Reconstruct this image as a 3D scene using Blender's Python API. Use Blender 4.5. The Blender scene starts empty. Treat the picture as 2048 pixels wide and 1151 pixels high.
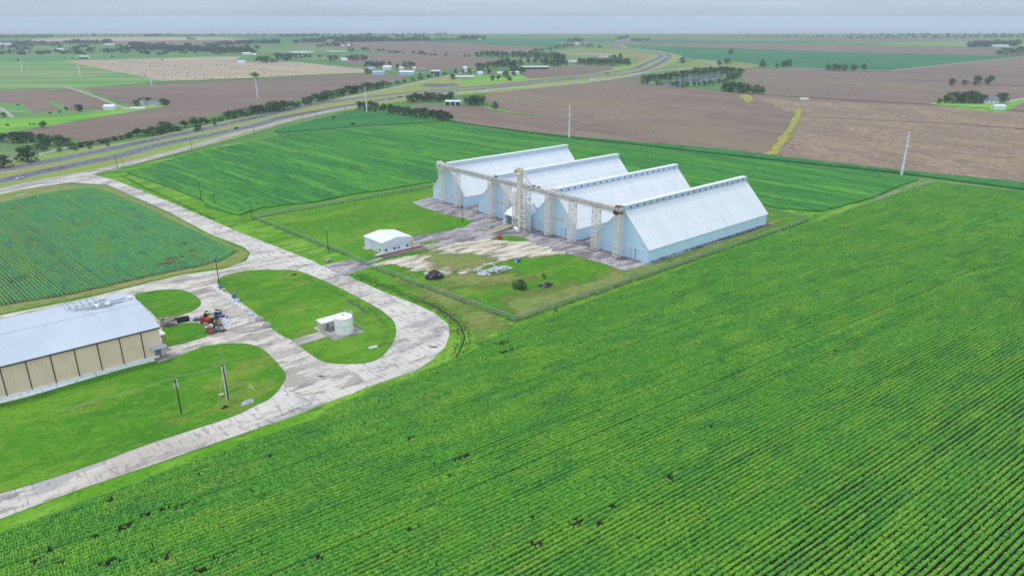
import bpy, bmesh, math, random
import numpy as np
from mathutils import Vector, Matrix
from mathutils.geometry import tessellate_polygon
random.seed(7); RNG = np.random.default_rng(7)
SC = bpy.context.scene
COL = SC.collection

# ------------------------------------------------------------------ camera, world, sun, exposure
FPX, PITCH, CAMH = 1447.8, 0.3575, 100.0
cam = bpy.data.cameras.new('camera'); camo = bpy.data.objects.new('camera', cam); COL.objects.link(camo)
cam.sensor_width = 36; cam.lens = FPX / 2048 * 36; cam.clip_start = 1; cam.clip_end = 60000
camo.location = (0, 0, CAMH); camo.rotation_euler = (math.pi / 2 - PITCH, 0, 0)
SC.camera = camo
SUN_EL, SUN_AZ = 68, 300          # degrees; azimuth clockwise from +Y
w = bpy.data.worlds.new('World'); SC.world = w; w.use_nodes = True
nt = w.node_tree; bg = nt.nodes['Background']
sky = nt.nodes.new('ShaderNodeTexSky'); sky.sky_type = 'NISHITA'; sky.sun_disc = False
sky.sun_elevation = math.radians(SUN_EL); sky.sun_rotation = math.radians(SUN_AZ)
sky.air_density = 1.0; sky.dust_density = 4.0; sky.ozone_density = 1.5
hs = nt.nodes.new('ShaderNodeHueSaturation'); hs.inputs['Saturation'].default_value = 0.45
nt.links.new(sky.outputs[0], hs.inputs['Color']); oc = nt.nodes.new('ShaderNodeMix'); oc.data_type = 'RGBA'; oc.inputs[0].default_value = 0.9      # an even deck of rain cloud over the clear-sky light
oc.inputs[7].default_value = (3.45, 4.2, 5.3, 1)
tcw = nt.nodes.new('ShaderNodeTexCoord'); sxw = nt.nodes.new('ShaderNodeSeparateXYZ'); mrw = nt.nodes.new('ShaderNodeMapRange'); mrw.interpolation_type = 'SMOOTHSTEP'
mrw.inputs[1].default_value = .1; mrw.inputs[2].default_value = -.9; mrw.inputs[3].default_value = 1.0; mrw.inputs[4].default_value = 1.9      # sky behind the camera brightened, added to light the near-facing walls
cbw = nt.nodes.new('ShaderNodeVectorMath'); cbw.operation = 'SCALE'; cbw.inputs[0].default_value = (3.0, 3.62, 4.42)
# soft cloud structure: darker and bluer towards the rain at the horizon, faint billows above
mrz = nt.nodes.new('ShaderNodeMapRange'); mrz.interpolation_type = 'SMOOTHSTEP'; mrz.inputs[1].default_value = -.012; mrz.inputs[2].default_value = .03; mrz.inputs[3].default_value = .86; mrz.inputs[4].default_value = 1.03
vsw = nt.nodes.new('ShaderNodeVectorMath'); vsw.operation = 'MULTIPLY'; vsw.inputs[1].default_value = (1, 1, 16); nzw = nt.nodes.new('ShaderNodeTexNoise'); nzw.inputs['Scale'].default_value = 4.5; nzw.inputs['Detail'].default_value = 4
mcl = nt.nodes.new('ShaderNodeMapRange'); mcl.inputs[1].default_value = .3; mcl.inputs[2].default_value = .7; mcl.inputs[3].default_value = .93; mcl.inputs[4].default_value = 1.08
mm1 = nt.nodes.new('ShaderNodeMath'); mm1.operation = 'MULTIPLY'; mm2 = nt.nodes.new('ShaderNodeMath'); mm2.operation = 'MULTIPLY'
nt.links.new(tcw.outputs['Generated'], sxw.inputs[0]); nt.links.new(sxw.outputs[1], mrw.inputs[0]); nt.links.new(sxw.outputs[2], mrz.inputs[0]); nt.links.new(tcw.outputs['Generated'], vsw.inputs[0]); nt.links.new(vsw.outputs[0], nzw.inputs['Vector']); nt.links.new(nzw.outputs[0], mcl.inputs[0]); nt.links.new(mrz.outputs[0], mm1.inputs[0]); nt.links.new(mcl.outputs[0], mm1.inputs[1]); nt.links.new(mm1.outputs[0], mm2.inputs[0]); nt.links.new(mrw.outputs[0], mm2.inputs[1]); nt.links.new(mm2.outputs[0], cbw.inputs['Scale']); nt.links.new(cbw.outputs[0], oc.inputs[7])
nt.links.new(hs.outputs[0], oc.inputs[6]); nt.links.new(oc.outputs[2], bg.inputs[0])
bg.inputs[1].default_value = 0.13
sun = bpy.data.lights.new('sun', 'SUN'); suno = bpy.data.objects.new('sun', sun); COL.objects.link(suno)
sun.energy = 1.15; sun.angle = math.radians(12); sun.color = (1, 0.97, 0.92)
suno.location = (-200, 250, 300)
sd = Vector((math.sin(math.radians(SUN_AZ)) * math.cos(math.radians(SUN_EL)), math.cos(math.radians(SUN_AZ)) * math.cos(math.radians(SUN_EL)), math.sin(math.radians(SUN_EL))))
suno.rotation_euler = sd.to_track_quat('Z', 'Y').to_euler()
SC.view_settings.view_transform = 'Standard'; SC.view_settings.look = 'None'
SC.view_settings.exposure = 0.5; SC.view_settings.gamma = 1; SC.view_settings.use_curve_mapping = False

# ------------------------------------------------------------------ survey helpers: readings -> ground points (metres)
CP, SP = math.cos(PITCH), math.sin(PITCH)
def G(x, y):
    V = y - 575.5; dn = FPX * SP + V * CP; fw = FPX * CP - V * SP
    return Vector(((x - 1024) * CAMH / dn, fw * CAMH / dn))
def HT(x, y, ty):
    g = G(x, y); V = ty - 575.5
    return CAMH - g.y * (FPX * SP + V * CP) / (FPX * CP - V * SP)
def PXM(x, y):                        # survey pixels per metre at a ground point
    g = G(x, y); return FPX / (g.y * CP + CAMH * SP)
def PP(s): return [tuple(float(v) for v in p.split(',')) for p in s.split()]
def GP(s): return [G(*p) for p in PP(s)]
YAW = 0.7117
AX = Vector((math.cos(YAW), math.sin(YAW))); BX = Vector((AX.y, -AX.x))
ORG = Vector((-46.5, 420.2))
def S(a, b): return ORG + AX * a + BX * b
def smooth(pts, closed=True, sub=4):
    n = len(pts); out = []
    rng = range(n) if closed else range(n - 1)
    for i in rng:
        if closed: p0, p1, p2, p3 = pts[i - 1], pts[i], pts[(i + 1) % n], pts[(i + 2) % n]
        else: p0, p1, p2, p3 = pts[max(i - 1, 0)], pts[i], pts[i + 1], pts[min(i + 2, n - 1)]
        for k in range(sub):
            t = k / sub
            out.append(0.5 * ((2 * p1) + (p2 - p0) * t + (2 * p0 - 5 * p1 + 4 * p2 - p3) * t * t + (3 * p1 - p0 - 3 * p2 + p3) * t ** 3))
    if not closed: out.append(pts[-1])
    return out
def dens(pts, step, closed=True):
    out = []; n = len(pts)
    for i in range(n if closed else n - 1):
        a, b = pts[i], pts[(i + 1) % n]; k = max(1, int((b - a).length / step))
        out += [a.lerp(b, j / k) for j in range(k)]
    if not closed: out.append(pts[-1])
    return out
def jag(pts, amp): return [p + Vector((random.uniform(-amp, amp), random.uniform(-amp, amp))) for p in pts]

# ------------------------------------------------------------------ materials
def lin(h):
    h = h.lstrip('#'); c = [int(h[i:i + 2], 16) / 255 for i in (0, 2, 4)]
    return [x / 12.92 if x <= .04045 else ((x + .055) / 1.055) ** 2.4 for x in c]
K = 0.80
def C(h, k=None): return tuple(x * (K if k is None else k) for x in lin(h)) + (1,)
class NT:
    def __init__(s, name):
        s.m = bpy.data.materials.new(name); s.m.use_nodes = True; s.t = s.m.node_tree
        s.b = s.t.nodes['Principled BSDF']; s.out = s.t.nodes['Material Output']
    def n(s, typ, **kw):
        x = s.t.nodes.new(typ)
        for k, v in kw.items(): setattr(x, k, v)
        return x
    def l(s, a, b): s.t.links.new(a, b)
    def mth(s, op, a, b=0.5, c=0.0):
        x = s.n('ShaderNodeMath', operation=op)
        for i, v in enumerate((a, b, c)):
            if isinstance(v, (int, float)): x.inputs[i].default_value = v
            else: s.l(v, x.inputs[i])
        return x.outputs[0]
    def pos(s, space, ang, st):
        if space == 'world': src = s.n('ShaderNodeNewGeometry').outputs['Position']
        else: src = s.n('ShaderNodeTexCoord').outputs['Object']
        if ang:
            r = s.n('ShaderNodeVectorRotate', rotation_type='Z_AXIS'); r.inputs['Angle'].default_value = -ang
            s.l(src, r.inputs[0]); src = r.outputs[0]
        v = s.n('ShaderNodeVectorMath', operation='MULTIPLY'); v.inputs[1].default_value = st
        s.l(src, v.inputs[0]); return v.outputs[0]
    def noise(s, vec, scale, detail=3, rough=.55, dist=0):
        x = s.n('ShaderNodeTexNoise', noise_dimensions='3D'); x.inputs['Scale'].default_value = scale
        x.inputs['Detail'].default_value = detail; x.inputs['Roughness'].default_value = rough; x.inputs['Distortion'].default_value = dist
        s.l(vec, x.inputs['Vector']); return x.outputs[0]
    def ramp(s, v, lo, hi, amt=1.0):
        x = s.n('ShaderNodeMapRange', interpolation_type='SMOOTHSTEP'); x.inputs[1].default_value = lo; x.inputs[2].default_value = hi
        x.inputs[4].default_value = amt; s.l(v, x.inputs[0]); return x.outputs[0]
    def mix(s, f, a, b):
        x = s.n('ShaderNodeMix', data_type='RGBA')
        if isinstance(f, (int, float)): x.inputs[0].default_value = f
        else: s.l(f, x.inputs[0])
        for i, v in ((6, a), (7, b)):
            if isinstance(v, tuple): x.inputs[i].default_value = v
            else: s.l(v, x.inputs[i])
        return x.outputs[2]
# layer = (colour, metres per feature, (stretch x,y), lo, hi, strength[, detail])
def surf(name, base, layers=(), rough=.9, spec=.15, bump=None, ang=YAW, space='world', joints=None, soft=False, metal=0, trans=0, rnd=0):
    T = NT(name); col = base if isinstance(base, tuple) else C(base); seed = 0
    for L in layers:
        c, size, st, lo, hi, amt = L[:6]; det = L[6] if len(L) > 6 else 4
        seed += 17.3
        v = T.pos(space, ang, (1 / st[0], 1 / st[1], 1))
        o = T.n('ShaderNodeVectorMath', operation='ADD'); o.inputs[1].default_value = (seed, -seed * 1.7, seed * .3); T.l(v, o.inputs[0])
        f = T.ramp(T.noise(o.outputs[0], 1 / size, det), .5 + (lo - .5) / 1.7, .5 + (hi - .5) / 1.7, amt)
        col = T.mix(f, col, c if isinstance(c, tuple) else C(c))
    if joints:
        dx, dy, wd, jc, amt = joints
        v = T.pos(space, ang, (1, 1, 1)); sp = T.n('ShaderNodeSeparateXYZ'); T.l(v, sp.inputs[0])
        fs = []
        for ax, d in ((0, dx), (1, dy)):
            if d:
                fr = T.mth('FRACT', T.mth('DIVIDE', sp.outputs[ax], d)); fs.append(T.mth('LESS_THAN', fr, wd / d))
        f = fs[0] if len(fs) == 1 else T.mth('MAXIMUM', fs[0], fs[1])
        col = T.mix(T.mth('MULTIPLY', f, amt), col, C(jc))
    if rnd:
        oi = T.n('ShaderNodeObjectInfo'); h = T.n('ShaderNodeHueSaturation')
        T.l(T.mth('MULTIPLY_ADD', oi.outputs['Random'], rnd, 1 - rnd * .5), h.inputs['Value'])
        T.l(T.mth('MULTIPLY_ADD', oi.outputs['Random'], -rnd * .07, .5 + rnd * .035), h.inputs['Hue'])
        if isinstance(col, tuple): h.inputs['Color'].default_value = col
        else: T.l(col, h.inputs['Color'])
        col = h.outputs[0]
    if isinstance(col, tuple): T.b.inputs['Base Color'].default_value = col
    else: T.l(col, T.b.inputs['Base Color'])
    T.b.inputs['Roughness'].default_value = rough; T.b.inputs['Specular IOR Level'].default_value = spec; T.b.inputs['Metallic'].default_value = metal
    if bump:
        size, st, dist = bump
        v = T.pos(space, ang, (1 / st[0], 1 / st[1], 1)); b = T.n('ShaderNodeBump'); b.inputs['Distance'].default_value = dist; b.inputs['Strength'].default_value = 1
        T.l(T.noise(v, 1 / size, 4), b.inputs['Height']); T.l(b.outputs[0], T.b.inputs['Normal'])
    sh = T.b.outputs[0]
    if trans:
        tr = T.n('ShaderNodeBsdfTranslucent'); ms = T.n('ShaderNodeMixShader'); ms.inputs[0].default_value = trans
        if isinstance(col, tuple): tr.inputs[0].default_value = col
        else: T.l(col, tr.inputs[0])
        T.l(sh, ms.inputs[1]); T.l(tr.outputs[0], ms.inputs[2]); sh = ms.outputs[0]; T.l(sh, T.out.inputs[0])
    if soft:
        at = T.n('ShaderNodeAttribute', attribute_name='fade'); v = T.pos('world', ang, (1 / soft[1], 1, 1))
        nz = T.noise(v, 1 / soft[0], 6, .65); s_ = T.mth('ADD', at.outputs['Fac'], T.mth('MULTIPLY_ADD', nz, 2.6, -1.3))
        f = T.ramp(s_, .5 - soft[2], .5 + soft[2]); tp = T.n('ShaderNodeBsdfTransparent'); ms = T.n('ShaderNodeMixShader')
        T.l(f, ms.inputs[0]); T.l(tp.outputs[0], ms.inputs[1]); T.l(sh, ms.inputs[2]); T.l(ms.outputs[0], T.out.inputs[0])
    return T.m
def alpha_mat(name, colour, amt):
    T = NT(name); T.b.inputs['Base Color'].default_value = C(colour); T.b.inputs['Roughness'].default_value = .6
    tp = T.n('ShaderNodeBsdfTransparent'); ms = T.n('ShaderNodeMixShader'); ms.inputs[0].default_value = amt
    T.l(tp.outputs[0], ms.inputs[1]); T.l(T.b.outputs[0], ms.inputs[2]); T.l(ms.outputs[0], T.out.inputs[0]); return T.m
M = {}
M['ground'] = surf('pasture', '#5f8a4a', [('#7d9a5c', 160, (3, 1), .45, .65, .8), ('#4d7a42', 60, (3, 1), .5, .65, .7), ('#8f9a6c', 400, (3, 1), .55, .7, .6)])
GR = [('#82ae2e', 26, (2, 1), .46, .70, .65), ('#447f1c', 13, (1.8, 1), .5, .70, .5), ('#9a9a48', 10, (2, 1), .58, .78, .45), ('#66a424', 34, (2, 1), .5, .7, .5), ('#3f7c1a', 3.2, (1.6, 1), .52, .74, .4), ('#8aa83c', 2.0, (1.5, 1), .54, .74, .45), ('#34681a', .8, (1, 1), .52, .74, .5)]
M['grass'] = surf('mown_grass', '#559616', GR, bump=(.7, (1, 1), .25))
M['verge'] = surf('verge_grass', '#66a41c', [('#8dba40', 9, (3, 1), .46, .66, .8), ('#46851f', 6, (2.5, 1), .52, .68, .7), ('#b0b05a', 6, (2, 1), .62, .78, .5), ('#356e1a', 1.2, (1, 1), .56, .76, .55)], bump=(.7, (1, 1), .3))
M['vergesoft'] = surf('soft_verge_grass', '#6cae2c', [('#97c644', 5, (2, 1), .46, .66, .8), ('#46851f', 2, (2, 1), .52, .68, .7)], soft=(3, 1.5, .12), bump=(.7, (1, 1), .4))
DG = [('#7f9a48', 9, (2, 1), .42, .62, .85), ('#a88f6a', 5, (2, 1), .55, .7, .6), ('#5f8a34', 2.2, (1.6, 1), .52, .66, .6)]
M['drygrass'] = surf('dry_grass', '#9c9a5c', DG, bump=(.8, (1, 1), .2))
M['wornsoft'] = surf('worn_grass', '#8f9650', DG, bump=(.8, (1, 1), .2), soft=(6, 2, .45))
M['median'] = surf('median_grass', '#9aa254', [('#86ac48', 40, (4, 1), .45, .65, .8), ('#b8ad78', 14, (3, 1), .55, .72, .6)], ang=.45)
M['soil'] = surf('dark_soil', '#332a22', [('#1e1812', 1.2, (1, 1), .45, .65, .8), ('#46392c', 4, (2, 1), .5, .7, .6)])
M['soilb'] = surf('brown_soil', '#5c5038', [('#5f7a4a', 6, (2, 1), .5, .65, .6), ('#8f7860', 3, (2, 1), .5, .7, .6)])
ST = [('#aba6a6', 8, (3, 1), .53, .61, .65), ('#8e8a8b', 3.2, (3.5, 1), .58, .66, .65), ('#ece5da', 14, (3, 1), .5, .62, .7), ('#7d787a', 1.4, (.8, 3), .60, .68, .5), ('#b7a79a', 30, (2, 1), .58, .7, .4)]
M['concrete'] = surf('road_concrete', '#ded4c8', ST, rough=.8, joints=(6, 5.2, .2, '#8f8a88', .4))
M['yard'] = surf('yard_concrete', '#e4dbcd', [('#b3a89c', 5.5, (4, 1.1), .51, .54, .85), ('#9a928a', 3.5, (6, 1), .58, .62, .75), ('#cfc5ba', 16, (1, 1), .5, .6, .6), ('#77716c', 1.3, (3, 1), .66, .72, .6)], rough=.75, joints=(6, 5.2, .2, '#8f8a88', .4))
M['apron'] = surf('apron_concrete', '#a39b9d', [('#cdc5c7', 5, (3, 1), .5, .6, .75), ('#787170', 4, (3, 1), .55, .66, .6), ('#d0c8cc', 2.2, (6, 1), .58, .64, .7), ('#5c5654', 9, (2, 1), .6, .7, .6), ('#7d7570', .8, (2, 1), .55, .66, .6)], rough=.8)
M['dirt'] = surf('tan_gravel', '#e2d5c0', [('#c7b79f', 4, (3, 1), .48, .62, .7), ('#f2e9da', 3, (3, 1), .52, .62, .7), ('#8f8a84', 3, (5, 1), .6, .66, .7), ('#857a5c', 5, (2, 1), .62, .7, .6)], soft=(5, 2.5, .12), rough=.95)
M['trackdirt'] = surf('grey_dirt_track', '#96908a', [('#7f8f5a', 4, (3, 1), .5, .64, .8), ('#b0a8a0', 3, (3, 1), .52, .66, .6)], soft=(4, 3, .2))
M['gravel'] = surf('grey_gravel', '#b9b2ac', [('#9c958e', 6, (3, 1), .48, .62, .7), ('#d0c8c0', 4, (3, 1), .55, .66, .6)], rough=.95)
M['asphalt'] = surf('highway_asphalt', '#727279', [('#7a7a83', 8, (12, 1), .46, .62, .7), ('#55555e', 20, (6, 1), .5, .66, .6)], rough=.85, ang=.5)
M['shoulder'] = surf('road_shoulder', '#9c999b', [('#b5b0ae', 12, (6, 1), .48, .62, .6)], ang=.5)
M['paint'] = surf('road_paint', '#e4e2dc', rough=.6)
M['corn'] = surf('ripe_corn', '#8f7a6e', [('#a08b78', 60, (4, 1), .42, .62, .6), ('#7d6a5c', 6, (16, 1), .46, .6, .65), ('#a38f7c', 2.6, (24, 1), .5, .62, .5), ('#6b5b4e', 2.0, (3, 1), .58, .7, .6), ('#978a68', 130, (2, 1), .6, .75, .4)], bump=(3, (6, 1), 1.2), ang=YAW + math.pi / 2)
M['stubble'] = surf('drying_corn', '#9c8778', [('#b59d80', 40, (2, 1), .42, .62, .6), ('#7e6a56', 2.4, (3, 1), .5, .66, .75), ('#c0aa88', 3.2, (2, 1), .56, .68, .6), ('#8f7c66', 14, (4, 1), .5, .66, .5)], bump=(2.4, (2, 1), 1.2), ang=YAW + 1.2)
M['fallow'] = surf('brown_field', '#8a7569', [('#9a8577', 90, (3, 1), .45, .62, .6), ('#7c685c', 9, (14, 1), .46, .62, .5)], bump=(4, (8, 1), .6), ang=.2)
M['hay'] = surf('cut_hayfield', '#bba892', [('#c9b888', 260, (2, 1), .46, .62, .8), ('#ad9682', 30, (8, 1), .5, .66, .6), ('#d0c0aa', 16, (10, 1), .55, .7, .5)], ang=-.5)
M['meadow'] = surf('meadow', '#6b9d52', [('#93ad6a', 60, (5, 1), .42, .62, .8), ('#a0957a', 110, (5, 1), .54, .68, .65), ('#5c9a40', 30, (5, 1), .55, .7, .6)], ang=0.05)
M['pasture2'] = surf('dull_pasture', '#5c9152', [('#6f9f58', 50, (5, 1), .45, .65, .7), ('#4a8048', 25, (4, 1), .5, .68, .6)], ang=0)
M['brightgrass'] = surf('bright_meadow', '#7fb83c', [('#5fa03a', 14, (5, 1), .48, .66, .8), ('#9cc855', 24, (5, 1), .5, .68, .7)], bump=(2, (4, 1), .5))
M['cotton'] = surf('cotton_crop', '#44922e', [('#64a836', 40, (6, 1), .46, .68, .7), ('#2e7838', 14, (9, 1), .5, .68, .7), ('#72b23a', 7, (14, 1), .56, .7, .6), ('#226a36', 4, (16, 1), .54, .66, .6), ('#1c5a30', 1.6, (4, 1), .55, .7, .7), ('#4f9a44', 1.1, (2, 1), .55, .7, .5)], bump=(1.4, (5, 1), .9), ang=YAW - math.pi / 2 + .07)
M['cottondark'] = surf('dark_crop', '#37843f', [('#48923f', 20, (6, 1), .48, .64, .7), ('#1d5a2c', 2, (3, 1), .55, .7, .7)], bump=(1.6, (3, 1), .9))
M['farcrop'] = surf('far_crop', '#357a4c', [('#448a55', 200, (5, 1), .45, .65, .6)], ang=0)
M['weeds'] = surf('yellow_weeds', '#a8a254', [('#c9be5e', 4, (1, 1), .46, .6, .8), ('#8fa044', 5, (1, 1), .52, .66, .7)], bump=(1.5, (1, 1), 1.0), soft=(4, 1, .1))
M['water'] = surf('water', (.10, .15, .18, 1), rough=.12, spec=.6, bump=(3, (1, 1), .02))
M['ditchwater'] = surf('ditch_water', (.02, .035, .03, 1), rough=.2, spec=.5)
M['palewater'] = surf('pale_pond', '#b8c2c0', rough=.3, spec=.5)
M['roofw'] = surf('white_metal_roof', (.78, .79, .80, 1), [((.72, .74, .76, 1), 9, (.5, 5), .52, .68, .7), ((.62, .64, .66, 1), 3, (.3, 6), .6, .76, .35), ((.83, .83, .84, 1), 14, (1, 2), .5, .66, .6)], rough=.55, spec=.3, space='object', ang=0, joints=(7.3, 4.7, .16, '#96a0aa', .3))
M['roofg'] = surf('grey_metal_roof', (.50, .555, .62, 1), [((.44, .50, .57, 1), 16, (1, 2), .48, .66, .6), ((.55, .60, .66, 1), 8, (1, 4), .55, .7, .5)], rough=.5, spec=.35, space='object', ang=0, joints=(1.2, 0, .10, '#9aa6b4', .12))
M['roofstain'] = surf('sooty_roof', (.22, .23, .27, 1), [((.36, .38, .43, 1), 4, (2, 1), .45, .6, .8)], rough=.6, soft=(4, 2.5, .25))
M['wallb'] = surf('blue_metal_siding', (.60, .78, .90, 1), [((.54, .73, .88, 1), 5, (1, 1), .5, .68, .5), ((.66, .80, .90, 1), 3, (1, 1), .6, .75, .3)], rough=.55, spec=.3, space='object', ang=0, joints=(0, .9, .07, '#8aa4b8', .3))
M['panelw'] = surf('pale_panel', (.58, .74, .86, 1), [((.52, .68, .80, 1), 2, (1, 1), .5, .7, .5)], rough=.55, space='object')
M['panely'] = surf('yellowed_panel', (.62, .60, .45, 1), [((.55, .62, .62, 1), 3, (1, 1), .45, .6, .8)], rough=.6, space='object')
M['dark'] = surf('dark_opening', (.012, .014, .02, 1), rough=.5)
M['glass'] = surf('window_glass', (.03, .05, .07, 1), rough=.15, spec=.5)
M['steelw'] = surf('weathered_white_steel', (.82, .74, .66, 1), [((.46, .33, .25, 1), .9, (1, 1), .6, .7, .6), ((.80, .77, .72, 1), 2, (1, 1), .5, .66, .6)], rough=.65, space='object')
M['steelg'] = surf('galvanised_trough', (.50, .48, .46, 1), [((.34, .30, .27, 1), 1.5, (1, 1), .52, .66, .6), ((.66, .65, .65, 1), 3, (1, 1), .5, .66, .6)], rough=.5, space='object')
M['rust'] = surf('rusty_steel', (.16, .08, .055, 1), [((.28, .20, .16, 1), .8, (1, 1), .5, .66, .6)], rough=.8, space='object')
M['redbox'] = surf('dark_red_paint', (.17, .03, .028, 1), rough=.6)
M['yellowp'] = surf('pale_yellow_paint', (.70, .62, .34, 1), [((.45, .40, .25, 1), .5, (1, 1), .5, .65, .6)], rough=.6, space='object')
M['beige'] = surf('beige_siding', (.90, .65, .48, 1), [((.83, .60, .44, 1), 6, (1, 1), .48, .66, .6)], rough=.6, spec=.25, space='object', ang=0, joints=(.9, 0, .06, '#9a8468', .3))
M['wallm'] = surf('grey_blue_siding', (.52, .60, .68, 1), [((.46, .55, .64, 1), 5, (1, 1), .5, .68, .5)], rough=.55, space='object', ang=0, joints=(2.4, 0, .1, '#8a9aa8', .3))
M['wallw'] = surf('off_white_siding', (.74, .80, .85, 1), [((.66, .73, .80, 1), 4, (1, 1), .5, .68, .5), ((.62, .62, .60, 1), 2, (.4, 3), .6, .76, .4)], rough=.55, spec=.3, space='object', ang=0, joints=(.9, .9, .07, '#a8b4c0', .3))
M['pallet'] = surf('weathered_pallet', (.46, .41, .36, 1), [((.16, .13, .11, 1), .5, (2, 1), .5, .6, .8), ((.66, .62, .58, 1), .8, (1, 1), .52, .64, .7)], rough=.9, space='object')
M['barrier'] = surf('stained_white_concrete', (.70, .68, .66, 1), [((.36, .24, .19, 1), 1.4, (1, 1), .64, .72, .7), ((.82, .82, .82, 1), 3, (1, 1), .5, .6, .6)], rough=.8, space='object')
M['beigel'] = surf('light_beige_siding', (.60, .52, .41, 1), rough=.6, space='object', ang=0, joints=(0, .9, .06, '#a8957c', .3))
M['brown'] = surf('dark_brown_trim', (.055, .04, .035, 1), rough=.5)
M['plinth'] = surf('white_plinth', (.90, .88, .86, 1), [((.55, .52, .48, 1), 1.5, (.5, 1), .60, .70, .7)], rough=.7, space='object')
M['white'] = surf('white_paint', (.78, .78, .78, 1), [((.66, .65, .63, 1), 2, (1, 1), .55, .7, .5)], rough=.55, space='object')
M['cream'] = surf('cream_paint', (.70, .66, .52, 1), rough=.6)
M['tankw'] = surf('white_tank_paint', (.90, .86, .80, 1), [((.70, .66, .60, 1), 1.2, (1, 1), .52, .68, .5)], rough=.5, space='object')
M['wood'] = surf('dark_pole_wood', (.045, .036, .03, 1), [((.10, .08, .065, 1), .6, (1, 1), .5, .66, .6)], rough=.9, space='object')
M['concpole'] = surf('pale_steel_pole', (.80, .81, .82, 1), rough=.5)
M['galv'] = surf('galvanised_metal', (.50, .52, .54, 1), rough=.4, metal=.3)
M['mesh'] = alpha_mat('chain_link', '#8fa38f', .34)
M['reddeck'] = surf('red_brown_deck', (.19, .062, .055, 1), [((.14, .045, .04, 1), .8, (4, 1), .5, .64, .7), ((.34, .16, .13, 1), 2, (3, 1), .55, .7, .5)], rough=.7, space='object')
M['darkheap'] = surf('dark_heap', (.07, .06, .055, 1), [((.36, .32, .28, 1), 1.6, (1, 1), .56, .62, .9), ((.03, .025, .025, 1), .6, (1, 1), .5, .6, .7)], rough=.95, space='object', bump=(.4, (1, 1), .4))
M['scrap'] = surf('pale_scrap', (.62, .66, .66, 1), [((.28, .27, .25, 1), .7, (1, 1), .5, .6, .8)], rough=.6, space='object')
for nm, c in (('red', (.42, .05, .03)), ('yellow', (.62, .45, .12)), ('tealp', (.20, .42, .48)), ('bluep', (.10, .22, .42)), ('black', (.018, .018, .02)), ('greyp', (.26, .26, .26)), ('tarp', (.24, .09, .07)), ('whitebag', (.74, .76, .78)), ('tan', (.55, .42, .27)), ('palegrey', (.52, .50, .49)), ('lblue', (.45, .62, .75)), ('orange', (.48, .14, .05)), ('pink', (.66, .46, .40)), ('slate', (.20, .20, .23)), ('redroof', (.42, .13, .10)), ('greensign', (.02, .26, .20))):
    M[nm] = surf(nm + '_finish', c + (1,), [(tuple(v * .6 for v in c) + (1,), 1.0, (1, 1), .55, .7, .5)], rough=.6, space='object')
M['leaf'] = surf('tree_foliage', (.040, .105, .026, 1), [((.085, .175, .036, 1), 5, (1, 1), .45, .65, .8), ((.022, .060, .024, 1), 3, (1, 1), .5, .64, .8)], rough=.7, spec=.2, trans=.25, rnd=.8, ang=0)
M['leafl'] = surf('light_foliage', (.10, .21, .04, 1), [((.15, .27, .055, 1), 4, (1, 1), .45, .65, .8), ((.05, .12, .03, 1), 3, (1, 1), .52, .66, .7)], rough=.7, spec=.2, trans=.25, rnd=.4, ang=0)
M['leafd'] = surf('dark_woods', (.035, .085, .035, 1), [((.06, .12, .045, 1), 14, (1, 1), .45, .65, .7)], rough=.8, trans=.2, ang=0)
M['bark'] = surf('bark', (.10, .075, .055, 1), [((.05, .04, .03, 1), .5, (1, 1), .5, .62, .7)], rough=.95, space='object')
RA = math.radians(90 - 53.5)
CROPL = [((.26, .54, .03, 1), 8, (3.5, 1), .50, .68, .7), ((.07, .31, .05, 1), 5, (3, 1), .52, .72, .65), ((.40, .56, .05, 1), 4, (5, 1), .62, .76, .45), ((.20, .54, .06, 1), .9, (1, 1), .5, .64, .5), ((.08, .30, .05, 1), .5, (1, 1), .56, .68, .5)]
M['crop'] = surf('crop_leaves', (.15, .46, .03, 1), CROPL, rough=.5, spec=.3, trans=.05, rnd=.3, ang=RA)
M['cropb'] = surf('blue_green_crop_leaves', (.17, .52, .17, 1), [((.24, .54, .12, 1), 9, (1, 4), .5, .68, .75), ((.10, .38, .18, 1), 6, (1, 3), .53, .7, .7), ((.40, .48, .11, 1), 4, (1, 6), .62, .75, .7), ((.20, .56, .20, 1), .9, (1, 1), .5, .64, .5)], rough=.5, spec=.3, trans=.05, rnd=.3)

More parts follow.
